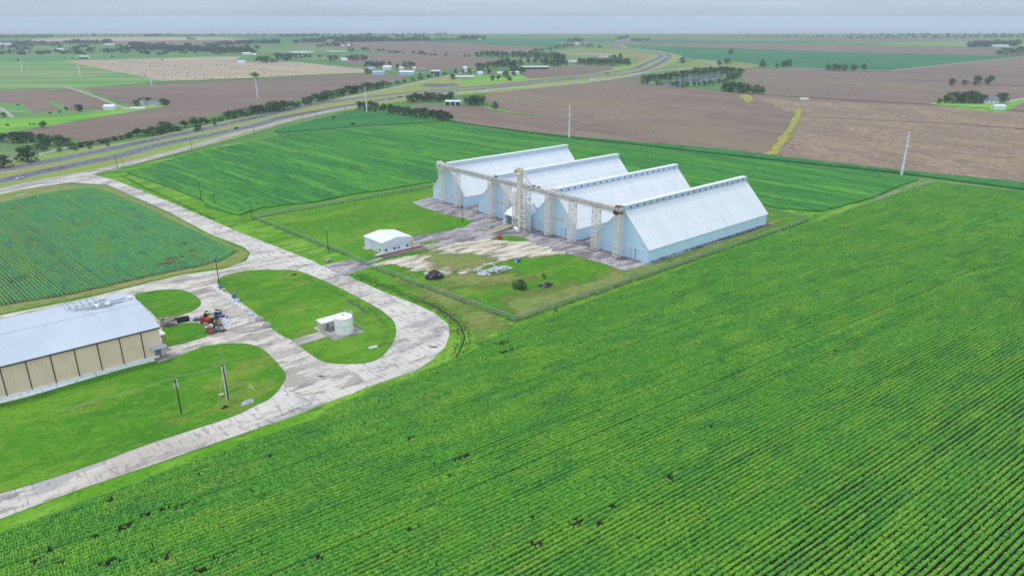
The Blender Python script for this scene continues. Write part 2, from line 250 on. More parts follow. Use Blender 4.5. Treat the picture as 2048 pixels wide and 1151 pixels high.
# ------------------------------------------------------------------ mesh helpers
def link(name, verts, faces, mat, parent=None, sm=False):
    me = bpy.data.meshes.new(name); me.from_pydata([tuple(v) for v in verts], [], faces); me.update()
    if mat is not None: me.materials.append(M[mat] if isinstance(mat, str) else mat)
    if sm: me.polygons.foreach_set('use_smooth', [True] * len(me.polygons))
    o = bpy.data.objects.new(name, me); COL.objects.link(o)
    if parent: o.parent = parent
    return o
class MB:
    def __init__(s): s.v = []; s.f = []
    def add(s, vs, fs):
        k = len(s.v); s.v += [Vector(v) for v in vs]; s.f += [[i + k for i in f] for f in fs]; return s
    def box(s, x0, y0, z0, x1, y1, z1):
        return s.add([(x0, y0, z0), (x1, y0, z0), (x1, y1, z0), (x0, y1, z0), (x0, y0, z1), (x1, y0, z1), (x1, y1, z1), (x0, y1, z1)],
                     [[0, 3, 2, 1], [4, 5, 6, 7], [0, 1, 5, 4], [1, 2, 6, 5], [2, 3, 7, 6], [3, 0, 4, 7]])
    def rbox(s, cx, cy, z0, lx, ly, h, rot=0, tx=0):      # rotated box, tx shrinks the top
        c, n = math.cos(rot), math.sin(rot); vs = []
        for z, k in ((z0, 1), (z0 + h, 1 - tx)):
            for u, v in ((-1, -1), (1, -1), (1, 1), (-1, 1)):
                X, Y = u * lx / 2 * k, v * ly / 2 * k; vs.append((cx + X * c - Y * n, cy + X * n + Y * c, z))
        return s.add(vs, [[0, 3, 2, 1], [4, 5, 6, 7], [0, 1, 5, 4], [1, 2, 6, 5], [2, 3, 7, 6], [3, 0, 4, 7]])
    def bar(s, a, b, w=.1, h=None, sides=4):
        a, b = Vector(a), Vector(b); d = (b - a)
        if d.length < 1e-6: return s
        d.normalize(); u = d.cross(Vector((0, 0, 1)))
        if u.length < 1e-3: u = Vector((1, 0, 0))
        u.normalize(); v = d.cross(u); h = h or w; off = math.pi / sides if sides == 4 else 0; q = .7071 if sides == 4 else .5
        vs = [p + u * (math.cos(off + 2 * math.pi * i / sides) * w * q) + v * (math.sin(off + 2 * math.pi * i / sides) * h * q) for p in (a, b) for i in range(sides)]
        return s.add(vs, [[i, (i + 1) % sides, sides + (i + 1) % sides, sides + i] for i in range(sides)] + [list(range(sides))[::-1], list(range(sides, 2 * sides))])
    def lathe(s, prof, n=20, cx=0, cy=0):
        vs = [(cx + r * math.cos(2 * math.pi * i / n), cy + r * math.sin(2 * math.pi * i / n), z) for r, z in prof for i in range(n)]
        fs = [[k * n + i, k * n + (i + 1) % n, (k + 1) * n + (i + 1) % n, (k + 1) * n + i] for k in range(len(prof) - 1) for i in range(n)]
        fs += [list(range(n))[::-1], list(range((len(prof) - 1) * n, len(prof) * n))]
        return s.add(vs, fs)
    def prism(s, prof, x0, x1):          # profile in (y,z) swept along x
        n = len(prof)
        return s.add([(x, y, z) for x in (x0, x1) for y, z in prof], [[i, (i + 1) % n, n + (i + 1) % n, n + i] for i in range(n)] + [list(range(n))[::-1], list(range(n, 2 * n))])
    def build(s, name, mat, parent=None, sm=False): return link(name, s.v, s.f, mat, parent, sm)
def tess(pts): return [list(t) for t in tessellate_polygon([[Vector((p.x, p.y, 0)) for p in pts]])]
def up_faces(pts, fs):
    out = []
    for f in fs:
        a, b, c = (pts[i] for i in f)
        out.append(f if (b.x - a.x) * (c.y - a.y) - (b.y - a.y) * (c.x - a.x) > 0 else f[::-1])
    return out
def kind(o, k='structure'): o['kind'] = k; return o
def sheet(name, pts, z, mat): return kind(link(name, [(p.x, p.y, z) for p in pts], up_faces(pts, tess(pts)), mat))
def slab(name, pts, z0, z1, mat, lean=0):
    n = len(pts); area = sum(pts[i - 1].x * pts[i].y - pts[i].x * pts[i - 1].y for i in range(n))
    if area < 0: pts = pts[::-1]
    vs = [(p.x, p.y, z1 + (random.uniform(-lean, lean) if lean else 0)) for p in pts] + [(p.x, p.y, z0) for p in pts]
    fs = up_faces(pts, tess(pts)) + [[i, n + i, n + (i + 1) % n, (i + 1) % n][::1] for i in range(n)]
    return kind(link(name, vs, fs, mat))
def inpoly(P, poly):
    x, y = P[:, 0], P[:, 1]; r = np.zeros(len(P), bool); n = len(poly)
    for i in range(n):
        (x1, y1), (x2, y2) = poly[i - 1], poly[i]
        if y1 == y2: continue
        c = ((y1 > y) != (y2 > y)) & (x < (x2 - x1) * (y - y1) / (y2 - y1) + x1); r ^= c
    return r
def sdf(P, poly):
    d = np.full(len(P), 1e9); n = len(poly)
    for i in range(n):
        a, b = np.array(poly[i - 1]), np.array(poly[i]); e = b - a; L = (e ** 2).sum() + 1e-9
        t = np.clip(((P - a) @ e) / L, 0, 1); d = np.minimum(d, np.hypot(*(P - a - t[:, None] * e).T))
    return np.where(inpoly(P, poly), d, -d)
def softsheet(name, pts, z, mat, m):
    poly = [(p.x, p.y) for p in pts]; xs, ys = zip(*poly); st = max(m / 2.5, .4)
    X = np.arange(min(xs) - m, max(xs) + m + st, st); Y = np.arange(min(ys) - m, max(ys) + m + st, st)
    gx, gy = np.meshgrid(X, Y); P = np.stack([gx.ravel(), gy.ravel()], 1); f = np.clip(sdf(P, poly) / (2 * m) + .5, 0, 1); nx = len(X)
    fs = []
    for j in range(len(Y) - 1):
        for i in range(nx - 1):
            k = j * nx + i
            if f[k] + f[k + 1] + f[k + nx] + f[k + nx + 1] > 0: fs.append([k, k + 1, k + nx + 1, k + nx])
    use = sorted({i for q in fs for i in q}); re_ = {o: n for n, o in enumerate(use)}
    o = link(name, [(P[i, 0], P[i, 1], z) for i in use], [[re_[i] for i in q] for q in fs], mat)
    a = o.data.attributes.new('fade', 'FLOAT', 'POINT'); a.data.foreach_set('value', [float(f[i]) for i in use])
    return kind(o)
def ribbon(name, pts, width, z, mat):
    vs = []; n = len(pts)
    for i in range(n):
        d = pts[min(i + 1, n - 1)] - pts[max(i - 1, 0)]; d.normalize(); q = Vector((-d.y, d.x)) * width / 2
        vs += [(pts[i].x + q.x, pts[i].y + q.y, z), (pts[i].x - q.x, pts[i].y - q.y, z)]
    return kind(link(name, vs, [[2 * i, 2 * i + 1, 2 * i + 3, 2 * i + 2] for i in range(n - 1)], mat))
def offset(pts, d):
    out = []; n = len(pts)
    for i in range(n):
        t = pts[min(i + 1, n - 1)] - pts[max(i - 1, 0)]; t.normalize(); out.append(pts[i] + Vector((-t.y, t.x)) * d)
    return out
def tag(o, label, cat, group=None):
    o['label'] = label; o['category'] = cat
    if group: o['group'] = group
    return o
def thing(name, label, cat, loc, rz=0, group=None):
    o = bpy.data.objects.new(name, None); COL.objects.link(o); o.empty_display_size = .3
    o.location = (loc[0], loc[1], loc[2] if len(loc) > 2 else 0); o.rotation_euler = (0, 0, rz)
    return tag(o, label, cat, group)
def dup(root, loc, rz=0, label=None, group=None, scale=None):
    r = root.copy(); COL.objects.link(r); r.location = (loc[0], loc[1], loc[2] if len(loc) > 2 else 0); r.rotation_euler = (0, 0, rz)
    if label: r['label'] = label
    if group: r['group'] = group
    if scale: r.scale = scale
    for ch in list(root.children):
        c = ch.copy(); COL.objects.link(c); c.parent = r
        for g in list(ch.children):
            d = g.copy(); COL.objects.link(d); d.parent = c
    return r
# ------------------------------------------------------------------ setting: ground, fields, roads, water
sheet('ground', [Vector(p) for p in ((-5200, -250), (5200, -250), (6200, 4900), (-6200, 4900))], 0, 'ground')
FZ = [0.05]
def field(name, s, mat, jg=0):
    FZ[0] += .006; p = GP(s)
    if jg: p = jag(dens(p, 12), jg)
    return sheet(name, p, FZ[0], mat)
# far strips of farmland
field('field', '-300,86 -300,77 0,77.5 140,75.5 300,77.5 420,82 500,85.5 640,82 640,79 820,76 1000,75 700,72 300,72 -300,73', 'farcrop')
field('field', '-300,92 0,84 130,76 480,80 520,86 480,91 260,89 128,86 0,88', 'fallow')
field('field', '0,83 130,75.5 250,74 440,74.5 512,79 420,80 280,82 150,82', 'hay')
field('field', '560,88 640,84 768,84.5 900,84 1024,92 1100,94.5 1060,104 930,110 880,112 740,102 700,97 640,92', 'fallow')
field('field', '672,115 760,108 800,106.5 900,111 1000,118 1022,120 960,131 900,138 850,139.5 770,135.5 700,127.5', 'fallow')
field('field', '830,83.6 900,80 1024,76.5 1130,79 1250,78 1225,84 1130,87 1110,95 1024,92 900,85.5', 'farcrop')
field('field', '1245,82 1290,84.5 1500,87 1720,91 2048,98 2400,102 2400,110 1997,111 1721,105.5 1440,96.5 1290,91 1230,88.5', 'fallow')
field('field', '1250,80 1480,82 1700,85 1500,88 1290,86', 'farcrop')
field('field', '1290,77 1500,77 1720,82 2048,86 2048,81 1600,74 1300,73', 'fallow')
field('field', '1740,85 1900,83 2300,88 2300,97 2048,95.5 1850,92', 'meadow')
field('field', '1226,92 1250,89.5 1290,90.5 1440,96 1721,105.7 1880,109 2000,112 2200,103 2048,112.5 1847,133.5 1778,141 1640,136.5 1515,131 1433,124 1369,115.6 1340,108 1296,102 1250,96.5', 'farcrop')
field('field', '-300,125 0,123.5 128,122 482,113 482,108 300,106 0,111 -300,117', 'pasture2')
field('field', '-300,185 0,180 167,175.6 339,162.5 326,161 128,122 0,123.5 -300,126', 'meadow')
field('hayfield', '128,122 326,162 512,155.5 600,150.5 730,145.8 745,141 582,123.5 506,124.5 470,122.5 482,113.5 400,114.5 261,118', 'hay')
field('field', '167,177 302,170 378,164 512,159 662,151.5 745,148.5 819,152.3 793,163 767,169 688,182 584,202 480,221 391,238 261,269 169,283 143,276 13,272 5,268 104,251 208,233.5 271,223 330,214 262,209', 'fallow', .6)
field('field', '-200,190 0,182 138,177 160,182.5 242,214 200,218 130,220.5 0,226 -200,234', 'fallow')
field('meadow', '0,207 12,205.8 45,208.5 66,224 0,226', 'meadow')
field('meadow', '90,204.5 112,203 136,216 128,220.5', 'meadow')
field('meadow', '-200,250 0,238 100,233 208,222 262,214 330,209 340,211 271,222.5 208,233 104,251 5,267 -200,290', 'brightgrass')
field('field', '910,244 960,252 1142,275 1440,299.5 1534,312 1568,275 1600,218 1510,193 1445,183 1377,174.5 1273,168 1202,163 1184,164 1064,176 985,183.5 962,192 995,219 1040,226 1078,231 1064,233 985,221 965,213 905,214', 'corn', .5)
field('field', '1534,312 1800,343 2048,367 2400,400 2400,262 2048,224 1860,211 1600,203 1510,193 1568,222 1598,230', 'stubble', .5)
field('field', '1445,183 1510,193 1600,203 1860,211 2048,224 2400,262 2400,90 2048,114 1847,134.5 1778,142.5 1640,138 1487,137.5 1475,147 1490,160 1480,170 1510,178 1535,187', 'corn')
field('field', '1060,138 1155,133 1250,131 1262,137 1200,144 1090,158 1000,163.5 1030,156', 'fallow')
field('field', '1202,162 1245,157 1300,152 1330,149 1310,158 1290,166', 'fallow')
field('field', '820,207 905,214 965,213 990,220 950,222 900,232 880,240 860,228', 'fallow')
field('lawn', '905,152 1040,150 1060,158 1000,165 925,170 880,168 850,166', 'brightgrass')
field('lawn', '1855,209 1880,203 1990,206 2048,196 2200,180 2200,196 2048,204 2030,214 2014,224 1995,226 1925,217', 'brightgrass')
field('lawn', '1225,135 1260,128 1285,124 1290,131 1268,138 1230,142', 'brightgrass')
field('highway_verge', '-200,400 -200,330 0,322 130,303 261,283 417,249 512,228 600,210 690,192 767,178 840,165 905,152 930,168 1064,158 1180,148 1262,132 1300,112 1285,106 1230,96 1215,90 1240,84 1262,76 1272,74 1278,76 1240,88 1262,97 1320,102 1362,111 1372,119 1345,128 1310,140 1250,155 1180,166 1064,178 960,188 870,195 760,210 700,220 600,238 480,275 360,306 261,332 180,352 0,392', 'median')
field('track', '1360,128 1400,119 1480,125 1530,130 1500,137 1380,140 1345,143', 'drygrass')
field('track', '1105,107 1180,98 1260,98 1300,108 1290,117 1200,112 1120,110', 'drygrass')
field('car_park', '838,172.5 855,167.6 912,167.4 921,171 880,175.5', 'asphalt')
for s in ('1120,108.5 1200,107.5 1275,112 1200,110', '1190,113.5 1215,111 1240,113 1225,117'): field('gravel_yard', s, 'gravel')
field('gravel_yard', '1260,116 1290,113 1300,118 1275,123', 'stubble')
# thin darker headland strips through the corn
def strip(name, s, wd, mat, z=.4, sm=True):
    p = GP(s); p = smooth(p, False, 5) if sm else p
    return ribbon(name, p, wd, z, mat)
strip('track', '1441,181 1480,185 1534,190.5 1700,201 1850,209 2048,223 2200,238', 4, 'soil')
strip('track', '1620,142 1780,144 1900,148 2048,154 2200,160', 6, 'soil')
strip('track', '1800,158 1900,165 2048,173 2200,182', 5, 'soil')
strip('track', '1120,236 1200,231 1300,221 1400,210 1475,197', 3, 'stubble')
strip('track', '1500,230 1600,233 1750,240 1900,248 2048,258', 6, 'corn')
strip('track', '1273,167.5 1377,174.5 1445,183', 4, 'grass')
strip('track', '965,213 1000,221 1040,228 1085,230', 6, 'brightgrass')
for k, s in enumerate(('1527,311 1543,293 1574,259 1593,220 1601,216 1608,220 1597,243 1558,309', '1478,193 1490,189 1503,193 1508,203 1492,206')):
    softsheet('weed_strip', jag(dens(GP(s), 10), 1.5), .5, 'weeds', 2.5)
# pond and pale ponds
sheet('pond_water', smooth(GP('1323,163.5 1347,162 1363,159 1377,156 1399,153 1419,150 1440,149.5 1448,152 1440,156.5 1419,160 1390,165 1365,171 1345,173 1325,170.5')), .35, 'water')
sheet('pond_water', smooth(GP('574,105 590,102.8 615,102.6 632,104.6 615,106.4 590,106.6')), .35, 'palewater')
sheet('pond_water', smooth(GP('647,102.6 670,101.6 697,102.6 690,104 660,104')), .35, 'palewater')
# highway
FAR = smooth(GP('-160,363 0,340 104,321.6 208.6,300.7 313,278.6 417,256.5 512,235.6 626,209.5 741,193.5 819,186 907,177 992,171 1064,162.6 1142,154.7 1221,145.6 1268,137.8 1289,128.7 1312,118.5 1321,112.6 1306,106.5 1273,101 1241,97.5 1224,92 1230,87 1260,79 1273,74'), False, 5)
NEAR = smooth(GP('-160,392 0,362.6 130,334 235,313 313,291.6 417,270.8 512,251 558,237 647,220 709,209.5 806,194 897,183 992,175.6 1090,164 1182,154.7 1268,145.6 1299,136.5 1325,123.4 1337,115.6 1337,110.4 1322,105.7 1296,102.2 1260,98.5 1238,94 1238,88 1268,79 1280,74'), False, 5)
for nm, p in (('highway', FAR), ('highway', NEAR)):
    ribbon('highway_shoulder', p, 17.5, .30, 'shoulder'); ribbon(nm, p, 14.2, .335, 'asphalt')
mk = MB()
for p in (FAR, NEAR):
    q = dens(p, 13, False)
    for i in range(0, min(len(q) - 1, 190)):
        a, b = q[i], q[i + 1]; d = (b - a).normalized(); e = Vector((-d.y, d.x)) * .26; b = a + d * 5
        mk.add([(a.x + e.x, a.y + e.y, .365), (a.x - e.x, a.y - e.y, .365), (b.x - e.x, b.y - e.y, .365), (b.x + e.x, b.y + e.y, .365)], [[0, 1, 2, 3]])
    for off in (-5.6, 5.6):
        o = offset(p, off)
        for i in range(len(o) - 1):
            a, b = o[i], o[i + 1]; d = (b - a).normalized(); e = Vector((-d.y, d.x)) * .1
            mk.add([(a.x + e.x, a.y + e.y, .365), (a.x - e.x, a.y - e.y, .365), (b.x - e.x, b.y - e.y, .365), (b.x + e.x, b.y + e.y, .365)], [[0, 1, 2, 3]])
kind(mk.build('road_markings', 'paint'))
strip('frontage_road', '-120,402 0,381 65,366 130,354 200,341 265,325 360,301 480,266 558,246 636,228 709,211.5 754,203.5 808,194.8 871,189 960,183 992,178.6 1064,173.4 1182,163 1242,155 1299,144.5 1367,138 1403,136.5', 11, 'gravel', .29)
strip('frontage_road', '678,199.5 767,180.5 840,164 899,151.5 960,138.5 1041,122.5 1115,107 1168,96 1215,91', 8, 'gravel', .31)
strip('farm_road', '1403,136.5 1440,129.5 1512,134 1640,138 1778,142.3 1847,134.3 2048,114 2250,95', 7, 'gravel', .3, False)
strip('farm_road', '1260,112 1340,116 1400,122 1440,129.5', 8, 'gravel', .33)
strip('farm_road', '560,122 620,127 700,135 768,141 830,146 890,150', 6, 'gravel', .3)
strip('farm_lane', '130,174 160,182.5 200,197 242,214 262,220', 5, 'gravel', .3, False)
strip('farm_lane', '-60,205 0,216 26,236', 5, 'gravel', .3, False)
strip('farm_lane', '1990,207 2020,204 2048,197 2200,176', 5, 'gravel', .3)
strip('farm_road', '0,319 40,316.5 70,311 112,301 160,290 215,281 250,274', 6, 'gravel', .2)
# green crops
slab('crop_field', jag(dens(GP('253,346 290,336 330,323 420,300 512,284 566,270 622,264 702,259 760,255.5 860,247 890,244.5 960,255.5 1085,273 1142,277.5 1221,287.5 1472,315.5 1784,349.5 1838,360 1800,372 1746,396 1690,412 1640,424 1560,418 1480,400 1250,395 960,365 871,363.5 761,382 701,390 636,405 527,416 480,430 474,431 409,413 408,402 326,370'), 3), .5), .05, .75, 'cotton', .12)
slab('crop_field', jag(dens(GP('549,263 636,238 712,221 767,225.5 887,242.5 845,246.5 741,251.5 662,258 558,267'), 3), .5), .05, .75, 'cottondark', .12)
slab('crop_strip', jag(dens(GP('880,240.5 960,253 1142,275.2 1440,300 1534,312.2 1800,343.5 2048,367.3 2400,400.5 2400,416 2048,380.5 1784,346.5 1472,312.8 1221,284.8 1085,270.3 960,252.6'), 4), .3), .05, 1.3, 'cottondark', .15)
sheet('grass_strip', jag(dens(GP('1560,418 1640,424 1690,412 1746,396 1838,360 1860,364 1790,385 1720,408 1660,434 1625,446 1545,432 1480,420'), 5), .4), .06, 'verge')
softsheet('dirt_track', jag(dens(GP('1746,397 1784,384 1820,370 1858,361.5 1864,364 1830,371 1790,386 1755,399'), 4), .4), .1, 'trackdirt', 1.2)
# facility grass
sheet('grass', [S(-330, -45), S(-100, -60), S(-30, -70), S(128, -60), S(128, 170), S(122, 177), S(-86, 180), S(-330, 195)], .08, 'grass')
sheet('roadside_grass', jag(dens(GP('180,356 263,333 420,297 548,268 560,270 420,302 330,325 253,348 326,372 409,404 480,432 510,438 697,513 742,536 695,552 626,522 480,465 229,360'), 4), .4), .11, 'verge')
LOOP_OUT = '567,840 661,803 749,769 833,741 864,720 890,694 899,670 897,649 869,626 830,608 765,583 695,552'
VERGE = GP('-260,1190 0,1040 152,982 305,931 512,860 ' + LOOP_OUT + ' 742,534 800,556 880,588 960,618 1029,646 985,680 940,694 925,705 900,724 765,777 627,842 512,881 351,936 171,1006 0,1069 -260,1210')
sheet('road_verge', jag(dens(VERGE, 3), .25), .12, 'verge')
softsheet('worn_grass', GP('800,560 900,585 960,618 1000,640 990,655 960,672 935,668 915,630 870,603'), .14, 'wornsoft', 6)
CONC = GP('-260,1190 0,1038 152,981 305,930 512,858 ' + LOOP_OUT + ' 686,552.5 740.7,534 701.6,518.6 644,531.6 626,522 480,465 443,449 352,409.5 287,383 229,360 196,352 182,347 186,341 206,335 150,345 60,364 -100,392 -100,412 0,385 78,370 136,365 214,370 261,390 339,425 417,467 490,495.5 500.5,506 493,521.6 456,537 365,550 287,568.5 169,597 0,631 -300,712')
sheet('concrete_road', CONC, .15, 'concrete')
sheet('concrete_junction', smooth(GP('-100,408 0,386 70,371 110,359 150,351 200,341.5 262,326.5 300,318.5 268,329 235,336 205,343.5 184,349.5 186,354 150,365 78,374 0,389'), True, 2), .30, 'concrete')
sheet('concrete_yard', smooth(GP('-300,712 0,632 169,598 287,569.5 365,551 440,541 500,520 545,540 440,556 434,565 449,579 478,601 512,627 542,655 598,691 648,725 690,735 735,770 655,800 571,780 556,728 530,702 509,691 486,687 444,689 400,696 360,712 305,723 200,690 0,720'), True, 2), .165, 'yard')
sheet('field_margin', smooth(GP('-300,452 0,388 78,374 136,369.5 214,374 261,394 339,429 417,471 486,499 496,508 488,520 452,534 365,547 287,565.5 169,593 0,628 -300,700'), True, 2), .17, 'drygrass')
def lawn(s, mat='grass', sub=4): return slab('lawn', smooth(GP(s), True, sub), .1, .30, mat)
lawn('-300,1080 0,988 152,940.5 305,885.5 460,835 512,811 546,792 567,766 571,748.5 556,728 530,702 509,692 486,687.5 446,688.5 407,694 362,711 318,727 305,724 200,752 78,788 0,808 -300,880', sub=3)
lawn('434,566 441,556 460,549 504,541 556,540.5 598,543 661,568 713,594 752,615 783,638 792,657 788,681 765,712 734,725.5 687,728 648,724 620,708 598,691 582.5,679.5 567,673 542,655 512,627 478,601 449.5,579')
lawn('269,592 299,583.5 330,580 360,580 382,587 396,596 402,605 399,613 385,622.6 362,631 338,637 319,640 300,622')
lawn('322,660 347,650 369.5,646.5 390,646 401,649 410,655 418,664 416,669.5 405,676 382,683 354,690 338,693 327,688')
# compound
APR = GP('824,404.5 862,394 880,390 1290,505 1296,527 1251,542.4 1200,525 1133,507 1060,492 1000,500 930,502 887,494 830,505 820,473 893,462 932,453.5 945,443 937,439 899,430.6 847,416')
sheet('concrete_apron', jag(dens(APR, 3), .25), .16, 'apron')
sheet('concrete_apron', [S(-6, -2), S(98, -2), S(98, 163), S(-6, 163)], .15, 'apron')
softsheet('dirt_yard', jag(dens(GP('748,532 782,521 845,508 890,493 940,480 990,478 1060,484 1110,498 1133,507 1071,513 1029,518 977,529 935,542 900,550 855,548 825,537 790,530'), 4), .6), .19, 'dirt', 4.2)
softsheet('worn_grass', GP('850,500 900,508 960,512 1000,520 960,535 900,540 860,530'), .2, 'wornsoft', 5)
softsheet('worn_grass', GP('1000,600 1060,590 1120,575 1180,560 1260,528 1300,527 1400,492 1540,436 1570,442 1400,510 1260,562 1130,604 1050,634 1020,630'), .13, 'wornsoft', 5)
softsheet('worn_grass', GP('870,550 940,545 1030,545 1060,560 960,575 900,572'), .135, 'wornsoft', 6)
sheet('concrete_ramp', GP('644,531.6 701.6,518.6 721,525.5 764.6,514 766.7,517 731,531 740.7,534.5 686,552.5'), .175, 'apron')
sheet('concrete_ramp', GP('851,497 883.5,486 896,491 856,498.6'), .21, 'gravel')
slab('lawn', smooth(GP('982,478 999,473.4 1025,472.6 1042,475 1058,480.4 1047,483 1021,482.6 995,480.4')), .1, .26, 'grass')
slab('lawn', smooth(GP('764,519 806,512 845,503 882,495 870,494.5 856,499 768,517')), .1, .26, 'grass')
slab('lawn', smooth(GP('838,487 868,481.5 880,484 850,490'), True, 2), .1, .26, 'grass')
sheet('footpath', GP('582.5,681 634,666 642,664 652,668 657,673 630,682 598,691'), .32, 'gravel')
slab('loading_platform', GP('305,720 312,707 345,706 360,711.6 318,726'), .1, .9, 'yard')
for p, r in (((868, 694), 1.1), ((641, 752.5), .8)):
    g = G(*p); sheet('drain_grate', [g + Vector((r * math.cos(t) * 1.3, r * .5 * math.sin(t))) for t in [k * math.pi / 5 for k in range(10)]], .185, 'brown')
# soil under the row crops
NF = GP('-320,1190 0,1066 116,1024 171,1004 351,934 512,879 627,840 765,775 900,722 962,694 948,686 975,680 1018,662 1034,652 1200,596 1618,445 1650,440 1700,420 1780,392 1868,364 2048,384.5 2330,416') + GP('3000,900 3000,1600 -900,1600')
LF = GP('-250,452 0,407 65,392.5 130,381 193,375.6 224,386 287,412 365,451 430,480 477,503 443,521.6 394,534.6 313,550 235,568.5 146,589 104,596 65,602 0,612.6 -250,672')
sheet('crop_soil', NF, .09, 'soil'); sheet('crop_soil', LF, .19, 'soilb')
softsheet('tall_grass', jag(dens(GP('925,720 948,690 985,690 1000,700 960,712 930,730'), 3), .5), .2, 'vergesoft', 2.5)
# ------------------------------------------------------------------ row crops: leafy row segments set along real rows
def row_segment(nl, ln, wd, ht, r):
    vs, fs = [], []; ph = r.uniform(0, 6.28); nx, na = 4, 7
    def dome(x, a, k):            # plant hedge: a in 0..pi across the row, plants bulge along it
        b = .84 + .16 * math.cos(2 * math.pi * x / .55 + ph); return Vector((x, -math.copysign(abs(math.cos(a)) ** .6, math.cos(a)) * wd / 2 * b * k, max(0, math.sin(a)) ** .6 * ht * b * k))
    for i in range(nx + 1):
        for j in range(na): vs.append(dome(-ln / 2 + ln * i / nx, math.pi * j / (na - 1), .8))
    for i in range(nx):
        for j in range(na - 1): q = i * na + j; fs.append([q, q + 1, q + na + 1, q + na])
    for i in range(nl):
        x = r.uniform(-ln / 2, ln / 2); a = math.acos(max(-1, min(1, r.uniform(-1, 1)))); c = dome(x, a, r.uniform(.84, 1.16))
        n = Vector((r.gauss(0, .5), -math.cos(a) + r.gauss(0, .42), math.sin(a) * .9 + .25 + r.gauss(0, .2))).normalized(); u = n.cross(Vector((r.gauss(0, 1), r.gauss(0, 1), r.gauss(0, 1)))).normalized(); v = n.cross(u)
        s_ = r.uniform(.09, .165); k = len(vs); vs += [c - u * s_, c - v * s_ * .8, c + u * s_, c + v * s_ * .8]; fs.append([k, k + 1, k + 2, k + 3])
    return vs, fs
def crop_rows(name, poly, origin, d, spacing, mat, ht, wd, bare, label, cat):
    coll = bpy.data.collections.new(name + '_plants')
    for i in range(6):
        vs, fs = row_segment(40, .64, wd, ht, random.Random(i + 5)); me = bpy.data.meshes.new('row_segment'); me.from_pydata(vs, [], fs); me.materials.append(M[mat])
        coll.objects.link(bpy.data.objects.new('row_segment', me))
    P = np.array([(p.x, p.y) for p in poly]); d = np.array(d); q = np.array([d[1], -d[0]]); o = np.array(origin)
    A_, B_ = (P - o) @ d, (P - o) @ q
    ka = np.arange(A_.min(), A_.max(), .56); kb = np.arange(math.floor(B_.min() / spacing), B_.max() / spacing) * spacing
    ga, gb = np.meshgrid(ka, kb); sh = ga.shape
    rowk = RNG.normal(1, .045, (sh[0], 1)); rowk[::17] *= .84; rowk[1::17] *= .86; rowk[9::23] *= .85; rowoff = RNG.normal(0, .05, (sh[0], 1))
    ga = ga + RNG.uniform(-.08, .08, sh); gb = gb + rowoff + RNG.normal(0, .035, sh)
    pts = o + ga[..., None] * d + gb[..., None] * q; scl = (rowk * RNG.uniform(.78, 1.12, sh)).ravel(); pts = pts.reshape(-1, 2)
    # keep what the camera (and a camera a step aside) can see
    dep = pts[:, 1] * CP + CAMH * SP; px = 1024 + FPX * pts[:, 0] / dep; py = 575.5 + FPX * (CAMH * CP - pts[:, 1] * SP) / dep
    ok = (dep > 40) & (px > -260) & (px < 2310) & (py < 1330); pts, scl = pts[ok], scl[ok]
    ok = inpoly(pts, [tuple(v) for v in P]); pts, scl = pts[ok], scl[ok]
    sd_ = sdf(pts, [tuple(v) for v in P]); scl *= np.clip(.55 + sd_ / 3, .6, 1)
    keep = np.ones(len(pts), bool)
    for bx, by, rx, ry in bare:
        g = G(bx, by); e = pts - np.array((g.x, g.y)); aa, bb = e @ d, e @ q
        r = np.hypot(aa / rx, bb / ry) * 1.9 + RNG.normal(0, .45, len(pts)); keep &= (r > 1) | (RNG.random(len(pts)) < .22); scl = np.where(r < 1, scl * .5, np.where(r < 1.6, scl * .78, scl))
    f1 = np.sin(pts[:, 0] * .11 + 1.3 * np.sin(pts[:, 1] * .07)) * np.sin(pts[:, 1] * .093 + np.sin(pts[:, 0] * .05) * 2)
    scl *= 1 + .10 * f1; keep &= RNG.random(len(pts)) > .002
    pts, scl = pts[keep], scl[keep]
    n = len(pts); me = bpy.data.meshes.new(name); me.vertices.add(n)
    me.vertices.foreach_set('co', np.column_stack([pts, np.full(n, .1)]).astype(np.float32).ravel())
    rot = math.atan2(d[1], d[0]) + (RNG.random(n) > .5) * math.pi + RNG.normal(0, .06, n)
    for nm, val in (('scl', scl), ('rot', rot)):
        a = me.attributes.new(nm, 'FLOAT', 'POINT'); a.data.foreach_set('value', val.astype(np.float32))
    ob = bpy.data.objects.new(name, me); COL.objects.link(ob); ob['kind'] = 'stuff'; ob['label'] = label; ob['category'] = cat
    g = bpy.data.node_groups.new(name, 'GeometryNodeTree')
    g.interface.new_socket('Geometry', in_out='INPUT', socket_type='NodeSocketGeometry'); g.interface.new_socket('Geometry', in_out='OUTPUT', socket_type='NodeSocketGeometry')
    gi, go = g.nodes.new('NodeGroupInput'), g.nodes.new('NodeGroupOutput'); ip = g.nodes.new('GeometryNodeInstanceOnPoints')
    ci = g.nodes.new('GeometryNodeCollectionInfo'); ci.inputs['Collection'].default_value = coll; ci.inputs['Separate Children'].default_value = True; ci.inputs['Reset Children'].default_value = True
    a1 = g.nodes.new('GeometryNodeInputNamedAttribute'); a1.data_type = 'FLOAT'; a1.inputs['Name'].default_value = 'scl'
    a2 = g.nodes.new('GeometryNodeInputNamedAttribute'); a2.data_type = 'FLOAT'; a2.inputs['Name'].default_value = 'rot'
    cx = g.nodes.new('ShaderNodeCombineXYZ'); cs = g.nodes.new('ShaderNodeCombineXYZ'); cs.inputs[0].default_value = 1
    g.links.new(a2.outputs[0], cx.inputs[2]); g.links.new(a1.outputs[0], cs.inputs[1]); g.links.new(a1.outputs[0], cs.inputs[2])
    ip.inputs['Pick Instance'].default_value = True
    g.links.new(gi.outputs[0], ip.inputs['Points']); g.links.new(ci.outputs[0], ip.inputs['Instance']); g.links.new(cx.outputs[0], ip.inputs['Rotation']); g.links.new(cs.outputs[0], ip.inputs['Scale'])
